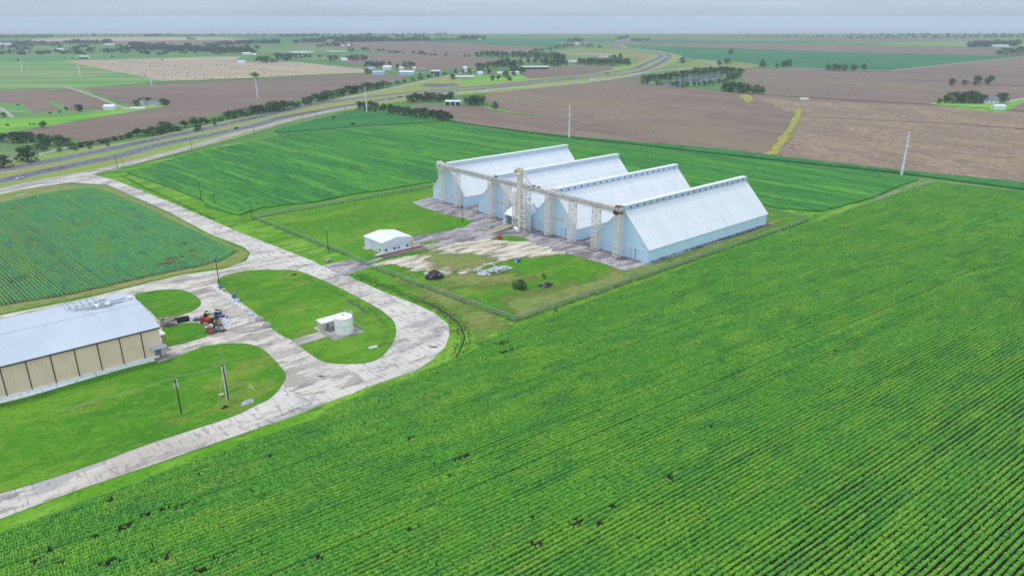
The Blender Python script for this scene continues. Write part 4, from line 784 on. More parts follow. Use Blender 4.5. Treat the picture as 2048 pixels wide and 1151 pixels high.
MB().add([(-.4, .4, 6.2), (-.4, -11, 6.2), (9.6, -11, 12.4), (9.6, .4, 12.4), (-.4, .4, 6.4), (-.4, -11, 6.4), (9.6, -11, 12.6), (9.6, .4, 12.6)], [[3, 2, 1, 0], [4, 5, 6, 7], [0, 1, 5, 4], [1, 2, 6, 5], [2, 3, 7, 6], [3, 0, 4, 7]]).add([(9.6, .4, 12.4), (9.6, -11, 12.4), (13, -11, 6.6), (13, .4, 6.6), (9.6, .4, 12.6), (9.6, -11, 12.6), (13, -11, 6.8), (13, .4, 6.8)], [[3, 2, 1, 0], [4, 5, 6, 7], [0, 1, 5, 4], [1, 2, 6, 5], [2, 3, 7, 6], [3, 0, 4, 7]]).build('roof', 'roofw', D)
for y in (-.2, -5.5, -10.7): MB().box(-.1, y - .2, 0, .3, y + .2, 6.25).build('post', 'panelw', D)
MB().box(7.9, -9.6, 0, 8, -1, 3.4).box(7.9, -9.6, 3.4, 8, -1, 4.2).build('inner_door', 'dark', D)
MB().box(-.6, -.6, 0, .6, .9, 3.2).build('control_cabinet', 'white', D)
p = S(-16, 79.9); R = thing('dump_ramp', 'pale concrete ramp with yellowish edge beams rising to the dump shed', 'ramp', (p.x, p.y, .17), YAW + .06)
MB().add([(-9.2, -1.9, .02), (-9.2, 1.9, .02), (9, 1.9, 1.5), (9, -1.9, 1.5), (9, -1.9, 0), (9, 1.9, 0)], [[0, 3, 2, 1], [0, 4, 3], [1, 2, 5], [3, 4, 5, 2]]).build('deck', 'gravel', R)
for y in (-2.1, 2.1): MB().bar((-9.2, y, .25), (9, y, 1.85), .4).build('edge_beam', 'yellowp', R)
p = S(-25.2, 91.4); o = MB().lathe([(.9, 0), (1.05, .15), (1.05, 1.5), (.9, 1.62), (.25, 1.75), (.2, 1.9)], 16); o = o.build('fuel_drum', 'redbox'); o.location = (p.x, p.y, .26); o.scale = (1, 1, .95)
o.data.materials[0] = surf('bright_red_paint', (.50, .02, .05, 1), rough=.45); tag(o, 'bright red round tank on the small grass island by the elevator', 'tank')
def crate(px, py, lx, ly, h, mat, name, label, cat, group=None, rz=None, tx=0, z=.17, trim=None):
    g = G(px, py); o = MB(); o.rbox(0, 0, 0, lx, ly, h, 0, tx)
    if trim: o.rbox(0, 0, h + .002, lx * .8, ly * .75, .12); o.rbox(lx * .2, 0, h + .12, lx * .25, ly * .4, .15)
    o = o.build(name, mat); b = o.modifiers.new('bevel', 'BEVEL'); b.width = min(.06, h * .1); b.segments = 2
    o.location = (g.x, g.y, z); o.rotation_euler.z = YAW if rz is None else rz; return tag(o, label, cat, group)
g = G(985, 457); gp = thing('pump_skid', 'grey green pump skid standing on the apron by the ramp', 'machine', (g.x, g.y, .17), YAW)
MB().rbox(0, 0, .1, 3.0, 1.5, .25).build('frame', 'slate', gp); MB().rbox(-.6, 0, .35, 1.1, 1.0, 1.2).bar((.1, 0, .9), (1.3, 0, .9), .9, sides=10).build('engine', 'tealp', gp)
g = G(1010.5, 481); pp = thing('pipe_stub', 'short yellow pipe stub on the grass island', 'pipe', (g.x, g.y, .26), YAW); MB().bar((0, -.9, 0), (0, -.9, 1.0), .16, sides=8).bar((0, .9, 0), (0, .9, 1.0), .16, sides=8).bar((0, -.9, .95), (0, .9, .95), .16, sides=8).build('pipe', 'yellowp', pp)

# ------------------------------------------------------------------ scale house and weigh deck
p = S(-80.5, 59.6); O = thing('scale_house', 'small pale blue metal building with low white gable roof by the gate', 'building', (p.x, p.y, .1), YAW)
L_, W_, E2, R2 = 16.2, 15.3, 5.0, 6.3
w_ = MB(); w_.add([(0, 0, 0), (L_, 0, 0), (L_, -W_, 0), (0, -W_, 0), (0, 0, E2), (L_, 0, E2), (L_, -W_, E2), (0, -W_, E2), (L_ / 2, 0, R2), (L_ / 2, -W_, R2)], [[0, 1, 5, 8, 4], [3, 7, 9, 6, 2], [0, 4, 7, 3], [1, 2, 6, 5]]); w_.build('wall', 'wallw', O)
rf = MB()
for x0, x1 in ((-.3, L_ / 2), (L_ + .3, L_ / 2)):
    z0 = E2 - .02
    rf.add([(x0, .3, z0), (x0, -W_ - .3, z0), (x1, -W_ - .3, R2 + .03), (x1, .3, R2 + .03), (x0, .3, z0 + .2), (x0, -W_ - .3, z0 + .2), (x1, -W_ - .3, R2 + .23), (x1, .3, R2 + .23)], [[0, 1, 2, 3], [4, 7, 6, 5], [0, 4, 5, 1], [1, 5, 6, 2], [2, 6, 7, 3], [3, 7, 4, 0]])
rf.build('roof', 'roofw', O)
MB().box(-.08, -5.2, 0, -.01, -1.6, 4.0).build('roller_door', 'white', O); MB().box(-.07, -14.2, 1.0, -.01, -13.2, 2.1).build('window', 'dark', O)
for x in (4.2, 11.2): MB().box(x - .5, -W_ - .07, 0, x + .5, -W_ - .01, 2.1).build('door', 'white', O)
for x in (2.2, 6.6, 8.8, 13.6): MB().box(x - .55, -W_ - .06, .9, x + .55, -W_ - .01, 1.9).build('window', 'glass', O)
MB().box(-2.2, -5.6, 0, -.05, -1.2, .2).build('doorstep', 'gravel', O)
p = S(-83, 77.5); Wd = thing('weigh_deck', 'long dark red truck scale deck in front of the small pale building', 'truck scale', (p.x, p.y, .2), YAW)
MB().box(0, -3.2, 0, 22, 0, .55).build('deck', 'reddeck', Wd); MB().box(0, -3.45, 0, 22, -3.2, .72).box(0, 0, 0, 22, .25, .72).build('edge_beam', 'gravel', Wd); MB().box(-1, 1.4, 0, 20, 2.6, .5).build('plinth', 'white', Wd)
p = S(-82.5, 76); Pr = thing('probe_gantry', 'pale yellow pipe rail on sloping legs along the small pale building', 'pipe gantry', (p.x, p.y, .2), YAW)
q = MB(); q.bar((2.2, 0, 3.6), (17.5, 0, 3.6), .22, sides=8)
for y in (-.5, .5): q.bar((0, y, .1), (2.2, y * .5, 3.6), .2)
for x in (6, 10, 14, 17.3): q.bar((x, 0, .1), (x, 0, 3.6), .12)
q.build('rail', 'cream', Pr); MB().rbox(17.8, 0, 0, .9, .9, 4.2).build('hoist', 'yellowp', Pr)
for px, py, h, lab in ((749, 515.5, 2.6, 'yellow post on the grass beside the weigh deck ramp'), (866.5, 489, 1.6, 'short yellow post beyond the weigh deck')):
    g = G(px, py); o = MB().bar((0, 0, 0), (0, 0, h), .3, sides=10); o.lathe([(.15, h), (.11, h + .1), (.03, h + .14)], 10); o = o.build('bollard', 'yellowp'); o.location = (g.x, g.y, .1); tag(o, lab, 'bollard')
for px, py, ln in ((858, 484, 12), (850, 487.5, 10)):
    pass

# ------------------------------------------------------------------ chain link fence
post_me = MB().bar((0, 0, 0), (0, 0, 2.3), .14, sides=6); post_me = link('post_mesh', post_me.v, post_me.f, 'galv').data; bpy.data.objects.remove(bpy.data.objects['post_mesh'])
def fence(a, b, label, step=6, h=2.15):
    F = thing('chain_link_fence', label, 'fence', (a.x, a.y, .1)); L = (b - a).length; d = (b - a).normalized(); n = max(2, round(L / step))
    F.rotation_euler.z = math.atan2(d.y, d.x)
    kd = MB().add([(0, 0, .05), (L, 0, .05), (L, 0, h), (0, 0, h)], [[0, 1, 2, 3]]).build('mesh', 'mesh', F)
    MB().bar((0, 0, h), (L, 0, h), .09).bar((0, 0, .12), (L, 0, .12), .05).build('rail', 'galv', F)
    for i in range(n + 1):
        c = bpy.data.objects.new('post', post_me); COL.objects.link(c); c.parent = F; c.location = (L * i / n, 0, 0)
W0, G1, G2, S0, E0 = S(-99.8, -23.1), S(-93.6, 67.5), S(-94.3, 88.6), S(-85.8, 172.3), S(118.5, 171.8)
fence(W0, G1, 'chain link fence between the driveway gate and the crop corner pole'); fence(G2, S0, 'chain link fence along the loop road side of the grass yard')
fence(S0, E0, 'long chain link fence between the grass yard and the big row crop'); fence(W0, W0 + AX * 122, 'chain link fence along the green crop toward the farthest warehouse')
fence(E0, E0 - BX * 42, 'short chain link fence run behind the corner of the vented warehouse')
fence(G1, G2, 'rolling chain link gate across the concrete driveway', 5, 1.9)
# rank grass along the fence foot and the ditches
def grass_tufts(name, lines, n_per_m, wd, ht, mat, label):
    vs, fs = [], []
    for ln in lines:
        for i in range(len(ln) - 1):
            a, b = ln[i], ln[i + 1]; L = (b - a).length; d = (b - a).normalized(); q = Vector((-d.y, d.x))
            for k in range(int(L * n_per_m)):
                c = a + d * random.uniform(0, L) + q * random.gauss(0, wd); h = ht * random.uniform(.5, 1.2); t = random.uniform(0, 6.28); u = Vector((math.cos(t), math.sin(t), 0)) * h * .4; ln_ = Vector((random.gauss(0, .3), random.gauss(0, .3), 1)) * h; c3 = Vector((c.x, c.y, .1)); m = len(vs)
                vs.extend([c3 - u, c3 + u, c3 + u * .5 + ln_, c3 - u * .6 + ln_]); fs.append([m, m + 1, m + 2, m + 3])
    o = link(name, vs, fs, mat); o['kind'] = 'stuff'; o['label'] = label; o['category'] = 'grass'
DT1 = smooth(GP('712,548 725,556 780,577 800,586 837,601 869,613.5 894,628 917,647 925,663.5 929,680 917,705 910,718'), False, 3)
DT2 = smooth(GP('600,556 624,569 660,586 692,602 723,619 747,637 762,655 764,678 749,696'), False, 3)
DT3 = smooth(GP('246,353 290,376 340,398 395,424 430,440'), False, 3)
grass_tufts('ditch_grass', [DT1], 6, .35, .22, 'leaf', 'rank dark grass lining the roadside ditch')
grass_tufts('ditch_grass', [offset(DT1, 1.6), offset(DT1, -1.6), DT3, offset(DT2, 1.6)], 5, .6, .45, 'leafl', 'tall bright grass along the ditch edges')
grass_tufts('ditch_grass', [DT2], 5, .9, .28, 'leafl', 'taller grass in the swale of the central lawn')
grass_tufts('fence_weeds', [[W0, G1], [G2, S0], [S0, E0], [W0, W0 + AX * 120]], 5, .25, .5, 'leafl', 'rank weeds along the fence foot')
grass_tufts('wall_weeds', [[S(2, 161.3), S(94, 161.3)]], 5, .25, .6, 'leaf', 'weeds at the foot of the warehouse side wall')
ribbon('ditch_bed', jag(dens(DT1, 2, False), .25), .6, .19, 'leafd')
ribbon('ditch_water', jag(smooth(GP('692,601 705,608 723,618 735,627'), False, 4), .25), .9, .33, 'ditchwater'); ribbon('ditch_soil', smooth(GP('845,603 869,613.5 894,628 912,643'), False, 4), 1.2, .2, 'brown')

# ------------------------------------------------------------------ beige warehouse
p = S(-188, 122); Bw = thing('beige_warehouse', 'long beige warehouse with low pitched grey metal roof and dark wall joints', 'warehouse', (p.x, p.y, .15), YAW)
BL, BWd, BE, BR = -112, 38.3, 10.3, 12.3      # local x runs to -112, y to +38.3
w_ = MB(); w_.add([(0, 0, 0), (BL, 0, 0), (BL, BWd, 0), (0, BWd, 0), (0, 0, BE), (BL, 0, BE), (BL, BWd, BE), (0, BWd, BE), (0, BWd / 2, BR), (BL, BWd / 2, BR)], [[0, 4, 5, 1], [2, 6, 7, 3], [0, 3, 7, 8, 4], [1, 5, 9, 6, 2]]); w_.build('wall', 'beige', Bw)
rf = MB(); x0, x1 = .5, BL - .5
for ya, yb in ((-.5, BWd / 2), (BWd + .5, BWd / 2)):
    rf.add([(x0, ya, BE + .0), (x1, ya, BE + .0), (x1, yb, BR + .05), (x0, yb, BR + .05), (x0, ya, BE + .22), (x1, ya, BE + .22), (x1, yb, BR + .27), (x0, yb, BR + .27)], [[0, 1, 2, 3], [4, 7, 6, 5], [0, 4, 5, 1], [1, 5, 6, 2], [2, 6, 7, 3], [3, 7, 4, 0]])
rf = rf.build('roof', 'roofg', Bw); MB().box(x1, BWd / 2 - .4, BR + .18, x0, BWd / 2 + .4, BR + .36).build('ridge_cap', 'roofg', rf)
MB().box(x1, -.72, BE - .18, x0, -.51, BE + .14).build('gutter', 'brown', Bw)
for i in range(19): MB().box(-5.2 - i * 6.0 - .12, -.16, .2, -5.2 - i * 6.0 + .12, -.01, BE - .1).build('wall_joint', 'brown', Bw)
MB().box(BL, -.42, -.1, -1.2, -.02, 1.35).build('plinth', 'plinth', Bw)
MB().box(BL, -2.2, -.1, -2, -.43, .12).build('apron_strip', 'plinth', Bw)
fx = MB().rbox(-33.6, -.3, BE - 1.6, .5, .5, .5).build('wall_lamp', 'white', Bw)
pc = MB().box(-.6, -3.0, 3.4, 4.2, -.02, 3.65)
pc = MB().box(-3.4, -2.6, 4.3, 1.0, -.02, 4.55).build('canopy', 'roofg', Bw); MB().box(-2.2, -.12, .8, -.4, -.02, 3.3).build('door', 'slate', Bw)
aw = MB().box(.02, 5.4, 5.2, 3.0, 9.4, 5.5).build('awning', 'white', Bw); MB().bar((2.8, 5.6, .2), (2.8, 5.6, 5.2), .2).bar((2.8, 9.2, .2), (2.8, 9.2, 5.2), .2).build('post', 'slate', aw)
MB().box(.02, 1.2, .9, .1, 2.6, 3.4).build('door', 'slate', Bw)
p = S(-188, 122); 
def onroof(a, y): return BE + .24 + (BR - BE) * (y / (BWd / 2) if y < BWd / 2 else (BWd - y) / (BWd / 2))
vp = thing('roof_fan_bank', 'bank of pale metal exhaust stacks on a platform on the warehouse roof', 'roof vents', (0, 0, 0)); 
bo = S(-202, 122 - 33.2); vp.location = (bo.x, bo.y, onroof(0, 33.2) + .25); vp.rotation_euler.z = YAW
MB().box(-4.8, -3.4, .15, 4.8, 3.2, .4).build('platform', 'roofg', vp)
for i in range(5):
    for j in range(2):
        x, y = -3.8 + i * 1.9, -2.0 + j * 3.8
        MB().lathe([(.18, .4), (.18, 1.0), (.36, 1.1), (.36, 1.25), (.1, 1.4)], 10, x, y).build('stack', 'galv' if (i + j) % 4 else 'palegrey', vp)
dk = MB()
dk.bar((-4.7, -3.3, 1.1), (4.7, -3.3, 1.1), .08).bar((-4.7, 3.1, 1.1), (4.7, 3.1, 1.1), .08)
for x in (-4.7, -2.3, 0, 2.3, 4.7): dk.bar((x, -3.3, .4), (x, -3.3, 1.1), .06).bar((x, 3.1, .4), (x, 3.1, 1.1), .06); dk.build('railing', 'galv', vp)
MB().rbox(6.3, 1.0, .0, 2.2, 1.0, .8).rbox(3.4, -5.6, .25, 1.0, 3.4, .5).lathe([(.4, .2), (.35, 1.3), (.6, 1.5), (.2, 1.8)], 10, 3.4, -7.6).build('duct', 'white', vp)
for k, (dx, dy, lab) in enumerate(((-5.8, 25.4, 'small pale roof vent between the fan bank and the roof end'), (-.6, 27.5, 'small round roof vent at the far roof corner'))):
    b_ = S(-188 + dx - (0 if k else 2), 122 - dy); o = MB().lathe([(.45, 0), (.4, .7), (.75, .8), (.5, 1.15), (.1, 1.3)], 12).build('roof_vent', 'white'); o.location = (b_.x, b_.y, onroof(0, dy) + .1); o.scale = (1.3, 1.3, 1); tag(o, lab, 'roof vent')
# soot on the roof sheet round the fan bank
sl = -(BR - BE) / (BWd / 2); n_ = 22; vs, fs, fd = [], [], []
for j in range(12):
    for i in range(n_ + 1):
        x = -24 + i * (23.4 / n_); y = BWd / 2 + 1.2 + j * 1.25; vs.append((x, y, onroof(0, y) + .03 + .03)); e = ((x + 9.5) / 8.5) ** 2 + ((y - 28) / 4.2) ** 2; fd.append(max(0, min(1, .95 - .6 * e)))
for j in range(11):
    for i in range(n_): k = j * (n_ + 1) + i; fs.append([k, k + 1, k + n_ + 2, k + n_ + 1])
so = link('soot_stain', vs, fs, 'roofstain', bpy.data.objects['beige_warehouse']); at = so.data.attributes.new('fade', 'FLOAT', 'POINT'); at.data.foreach_set('value', fd)
# ------------------------------------------------------------------ water tank and pump house
pad = slab('concrete_pad', [S(-142, 131.4), S(-130.6, 131.4), S(-130.6, 145.8), S(-142, 145.8)], .1, .36, 'gravel')
p = S(-135.6, 141.6); Tk = thing('water_tank', 'round white steel water tank with a caged ladder on a concrete pad', 'tank', (p.x, p.y, .36), YAW)
MB().lathe([(3.05, 0), (3.05, 5.6)], 36).build('shell', 'tankw', Tk, False)
MB().lathe([(3.12, 5.6), (3.12, 5.75), (1.6, 5.95), (.1, 6.1)], 36).build('roof', 'tankw', Tk)
MB().lathe([(3.09, 2.75), (3.09, 2.9)], 36).build('band', 'palegrey', Tk); MB().lathe([(.35, 5.95), (.35, 6.45), (.1, 6.5)], 12).build('hatch', 'palegrey', Tk)
ld = MB()
for y in (-.3, .3): ld.bar((3.25, y, 0), (3.25, y, 7.3), .08)
for i in range(16): ld.bar((3.25, -.3, .4 + i * .42), (3.25, .3, .4 + i * .42), .05)
for z in (2.6, 3.6, 4.6, 5.6, 6.6): ld.bar((3.25, -.45, z), (4.0, -.3, z), .06).bar((4.0, -.3, z), (4.0, .3, z), .06).bar((4.0, .3, z), (3.25, .45, z), .06)
ld.build('ladder', 'galv', Tk); rl = MB()
for k in range(7):
    t = -.75 + k * .25 + .0; a_ = (3.0 * math.cos(t), 3.0 * math.sin(t)); t2 = t + .25; b_ = (3.0 * math.cos(t2), 3.0 * math.sin(t2)); rl.bar((*a_, 5.7), (*a_, 6.9), .07)
    for z in (6.3, 6.9): rl.bar((*a_, z), (*b_, z), .06)
rl.build('railing', 'galv', Tk)
p = S(-140.9, 132.5); Ph = thing('pump_house', 'small cream metal pump house with a flat white roof beside the round tank', 'shed', (p.x, p.y, .36), YAW)
MB().box(0, -3.6, 0, 10.5, 0, 2.7).build('wall', 'beigel', Ph); MB().add([(-.3, .3, 2.75), (10.8, .3, 2.75), (10.8, -3.9, 2.62), (-.3, -3.9, 2.62), (-.3, .3, 2.95), (10.8, .3, 2.95), (10.8, -3.9, 2.82), (-.3, -3.9, 2.82)], [[3, 2, 1, 0], [4, 5, 6, 7], [0, 1, 5, 4], [1, 2, 6, 5], [2, 3, 7, 6], [3, 0, 4, 7]]).build('roof', 'roofw', Ph)
MB().box(1.5, -3.68, .0, 2.5, -3.61, 2.1).build('door', 'slate', Ph); MB().box(-.07, -2.6, .5, -.01, -1.8, 1.3).build('vent', 'palegrey', Ph)
pm = thing('pipe_manifold', 'grey pipes and valves between the pump house and the round tank', 'pipework', (*S(-138.4, 137.8), .36), YAW); q = MB()
for k in range(3): q.bar((-1 + k, .9, .7), (-1 + k, -1.4, .7), .28, sides=8); q.rbox(-1 + k, -.2, .0, .5, .5, 1.1)
q.bar((-1.6, .9, .7), (1.8, .9, .7), .3, sides=8); q.build('pipe', 'slate', pm)
fence(S(-142, 136.2), S(-142, 145.4), 'short chain link panel at the walkway side of the tank pad', 3, 1.9); fence(S(-130.8, 145.6), S(-130.8, 135), 'short chain link panel behind the round tank', 3, 1.9)

# ------------------------------------------------------------------ poles and lines
def pole(px, py, ty, label, kind_='cross', group='wooden utility poles', rz=None, extra=None):
    h = HT(px, py, ty); g = G(px, py); o = thing('utility_pole', label, 'utility pole', (g.x, g.y, .05), YAW if rz is None else rz, group)
    r = .19 if kind_ != 'thin' else .12
    MB().lathe([(r, 0), (r * .95, h * .3), (r * .62, h)], 8).build('shaft', 'wood', o)
    if kind_ == 'cross':
        MB().bar((0, -1.3, h - .5), (0, 1.3, h - .5), .16).bar((0, -.9, h - .55), (0, 0, h - 1.3), .06).bar((0, .9, h - .55), (0, 0, h - 1.3), .06).build('crossarm', 'palegrey', o)
        ins = MB()
        for y in (-1.2, -.4, .4, 1.2): ins.lathe([(.05, h - .42), (.09, h - .35), (.05, h - .15)], 6, 0, y)
        ins.build('insulators', 'white', o)
    if kind_ == 'lamp':
        MB().bar((0, 0, h - .2), (0, 1.8, h), .09).build('arm', 'galv', o); MB().rbox(0, 2.0, h - .1, .35, .8, .16).build('lamp_head', 'palegrey', o)
    if kind_ == 'trans':
        MB().bar((0, -.7, h - .4), (0, .7, h - .4), .14).build('crossarm', 'palegrey', o)
        for y, x in ((-.42, .25), (.42, .25), (0, -.5)): MB().lathe([(.27, h - 3.6), (.29, h - 3.5), (.29, h - 2.5), (.2, h - 2.4), (.07, h - 2.2)], 12, x, y).build('transformer', 'palegrey', o)
        for y in (-.5, .2): MB().lathe([(.06, h - 1.8), (.09, h - 1.2), (.05, h - .9)], 8, .25, y).build('fuse_cutout', 'white', o)
        MB().lathe([(.7, -.02), (.6, .08), (.2, .12)], 10).build('base_collar', 'gravel', o)
    if extra: extra(o, h)
    return o, h
PA, HA = pole(363.2, 828.6, 750, 'wooden pole with three transformers on the south lawn near the beige warehouse', 'trans', None)
def riser(o, h):
    MB().bar((-.35, .1, 0), (-.32, .1, h - 1.5), .3, sides=8).build('riser_pipe', 'white', o); MB().bar((-.2, 0, h - 2.2), (-3.6, -2.0, .2), .06, sides=5).build('guy_wire', 'cream', o)
PB, HB = pole(456.8, 799, 723.6, 'wooden pole with a white riser pipe and guy wire on the south lawn', 'trans', None, extra=riser)
for i, a in enumerate(PP('657,502,455 504.5,440,395.5 403,402.5,359 235,337,306 383,298.5,274 508.7,269.5,250 571,293,271 605,244.6,227 634,237,221 667.7,250,230 690,226.5,211')):
    pole(*a, ['wooden crossarm pole at the fence beside the scale house', 'wooden crossarm pole at the corner of the compound fence', 'wooden crossarm pole at the ragged crop edge by the concrete drive', 'tall wooden pole at the highway turnoff next to a shorter one', 'wooden pole with a cluster on top along the frontage road', 'wooden crossarm pole between the frontage road and crop, near the triangular crop', 'wooden crossarm pole standing in the green crop on a yellow patch', 'wooden pole at the frontage road beside the triangular crop', 'thin wooden pole at the frontage road just past the triangular crop tip', 'wooden pole over a dark bush inside the triangular crop', 'wooden pole at the frontage road before the dark tree row'][i])
for i, a in enumerate(PP('248,341,312 780,207,191 914,188.6,176 966,182,169 991,180,170 1140,168.5,155 1185.5,163,147 1242,157,144 1246,157,145 427,357,334 826,128,118 1120,152,140')):
    pole(*a, 'thin pole along the highway or farm edge' if i else 'shorter wooden pole beside the tall one at the highway turnoff', 'thin', 'thin poles along the highway')
pole(924,445,408, 'dark slender pole at the grass corner of the warehouse apron', 'thin', None); pole(926.5,446,412, 'pale thin pole beside the dark one at the apron corner', 'thin', None)
pole(438.5, 566, 516, 'dark light pole at the corner of the central lawn beside the yard', 'lamp', None)
for a, lab in ((PP('502,231.6,209')[0], 'pale lamp post at the far carriageway by the hedgerow'), (PP('591,214.7,193')[0], 'lamp post at the far carriageway past the hedgerow gap'), (PP('429,410,387')[0], 'short pale lamp post at the crop edge'), (PP('262,214,199')[0], 'pale post at the end of the farm lane'), (PP('216,196,186')[0], 'thin pale post beside the farm lane')):
    pole(*a, lab, 'lamp', 'pale lamp posts')
def monopole(px, py, ty, label, rz):
    h = HT(px, py, ty); g = G(px, py); o = thing('transmission_pole', label, 'pylon', (g.x, g.y, 0), rz, 'pale steel transmission poles')
    MB().lathe([(.75, 0), (.6, h * .35), (.32, h)], 12).build('shaft', 'concpole', o)
    for z, y in ((.90, 1.9), (.68, 1.9), (.67, -1.9)):
        MB().bar((0, 0, h * z - .5), (0, y, h * z), .34).build('arm', 'concpole', o); MB().lathe([(.07, h * z - 2.2), (.13, h * z - 1.9), (.13, h * z - .5), (.05, h * z)], 8, 0, y).build('insulator', 'palegrey', o)
MP = [('1138,276,208', 'pale steel transmission pole rising behind the second warehouse'), ('1803,349.5,264', 'pale steel transmission pole at the far corner of the green crop'), ('733.5,225,173', 'pale steel transmission pole by the dark tree row end'), ('515.5,197,154', 'pale steel transmission pole in the brown field near the round tree'), ('304,171.6,155', 'small far transmission pole at the edge of meadow and brown field'), ('161,155,127', 'far transmission pole in the meadow near the hay field'), ('45,142,115', 'far transmission pole in the meadow away from the hay field')]
tops = []
for s, lab in MP: a = PP(s)[0]; monopole(*a, lab, YAW + .9); tops.append((G(*a[:2]), HT(*a)))
def wire(name, pts, label, r=.03, sag=1.2, mat='palegrey'):
    m = MB()
    for a, b in zip(pts, pts[1:]):
        pr = None
        for i in range(13):
            t = i / 12; c = Vector(a).lerp(Vector(b), t); c.z -= sag * 4 * t * (1 - t)
            if pr is not None: m.bar(pr, c, r * 2, sides=4)
            pr = c
    tag(m.build(name, mat), label, 'power line')
ga, gb = G(363.2, 828.6), G(456.8, 799); dv = (ga - gb)
wire('power_line', [(*(gb), HB - .2), (*(ga), HA - .2), (*(ga + dv * 2.2), HA - .2)], 'thin power line strung between the two south lawn poles', .012, .6)
wire('power_line', [(*(gb + Vector((.5, .4))), HB - .5), (*(ga + Vector((.5, .4))), HA - .5), (*(ga + dv * 2.2), HA - .6)], 'lower power line strung between the two south lawn poles', .012, .7)
wire('power_line', [(*gb, HB - .3), (*G(444, 700), 3.0)], 'thin service line from the riser pole to the yard edge', .012, .3)

# ------------------------------------------------------------------ yard clutter
bar_me = None
for i in range(11):
    b = 69.5 + i * 3.05; p = S(-153.6, b)
    if i == 0:
        bo = MB().prism([(-.75, 0), (-.75, .25), (-.55, .85), (.55, .85), (.75, .25), (.75, 0)], -1.47, 1.47).build('concrete_barrier', 'barrier'); bar_me = bo
    else: bo = bar_me.copy(); COL.objects.link(bo)
    bo.location = (p.x, p.y, .17); bo.rotation_euler.z = YAW - math.pi / 2 + random.uniform(-.02, .02); tag(bo, 'low white concrete barrier block in the line along the yard edge', 'barrier', 'line of white barrier blocks')
crate(441.5, 579, 1.2, 1.0, 1.5, 'bluep', 'blue_container', 'bright blue container on the barrier line by the light pole', 'container', trim=1)
crate(445.5, 583.5, 2.2, 1.4, 1.0, 'tan', 'wooden_crate', 'tan wooden crate on the barrier line beside the blue container', 'crate')
crate(473, 605, 2.2, 1.4, 1.2, 'lblue', 'storage_box', 'pale blue and white storage box on the barrier line', 'box', trim=1); crate(469.5, 598, 1.8, 1.4, 2.2, 'slate', 'scrap_machine', 'dark machine standing on the grass behind the pale blue box', 'machine', trim=1, tx=.3)
crate(502.5, 631, 1.9, 1.4, .8, 'lblue', 'blue_box', 'small blue and white box at the end of the barrier line', 'box', trim=1)
for k, (px, py) in enumerate(((519, 641), (534, 653))):
    g = G(px, py); m = MB()
    for j in range(170):
        t = random.uniform(0, 6.28); f = random.uniform(0, 3.14); R = 1.0; a_ = Vector((math.cos(t) * math.sin(f) * 1.9, math.sin(t) * math.sin(f) * 1.25, abs(math.cos(f)) * 1.4)); t += random.uniform(.4, 1); a2 = Vector((math.cos(t) * math.sin(f) * 1.9, math.sin(t) * math.sin(f) * 1.25, abs(math.cos(f + .2)) * 1.4)); m.bar(a_, a2, .09)
    o = m.build('wire_heap', 'palegrey'); o.location = (g.x, g.y, .2); o.rotation_euler.z = YAW - 1.2; tag(o, ('heap of tangled grey wire next to the blue box', 'heap of tangled grey wire at the outer end of the barrier line')[k], 'wire heap')
# pallets and the pile of machines between the two small lawns
def pallet_mesh(hk):
    m = MB()
    for l in range(hk):
        z = l * .16
        for i in range(5): m.box(-.6, -.5 + i * .22, z + .1, .6, -.5 + i * .22 + .14, z + .13)
        for x in (-.55, 0, .45): m.box(x, -.5, z, x + .1, .52, z + .1)
    return m
pm = {k: pallet_mesh(k) for k in (6, 9, 12)}; pmesh = {}
i = 0
for r in range(3):
    for c in range(6):
        hk = random.choice((6, 9, 12)); g = G(325 + c * 4.9 + r * 1.2, 646.5 + r * 3.6 - c * .35)
        if hk not in pmesh: o = pm[hk].build('pallet_stack', 'pallet'); pmesh[hk] = o
        else: o = pmesh[hk].copy(); COL.objects.link(o)
        o.location = (g.x, g.y, .18); o.rotation_euler.z = YAW + random.uniform(-.2, .2); tag(o, 'stack of weathered grey pallets between the two small lawns', 'pallets', 'stacks of grey pallets'); i += 1
dm = None
for r in range(2):
    for c in range(4):
        g = G(357 + c * 5.8 + r * .8, 641 + r * 4.2 - c * 1.0)
        if dm is None:
            dm = MB(); dm.box(-.65, -.55, 0, .65, .55, .9)
            for k in range(3): dm.bar((-.5 + k * .5, -.5, .9), (-.5 + k * .5, .5, 1.25), .12)
            dm = dm.build('black_bin', 'black'); o = dm
        else: o = dm.copy(); COL.objects.link(o)
        o.location = (g.x, g.y, .18); o.rotation_euler.z = YAW + random.uniform(-.15, .15); tag(o, 'black bin of scrap beside the grey pallet stacks', 'bin', 'black scrap bins')
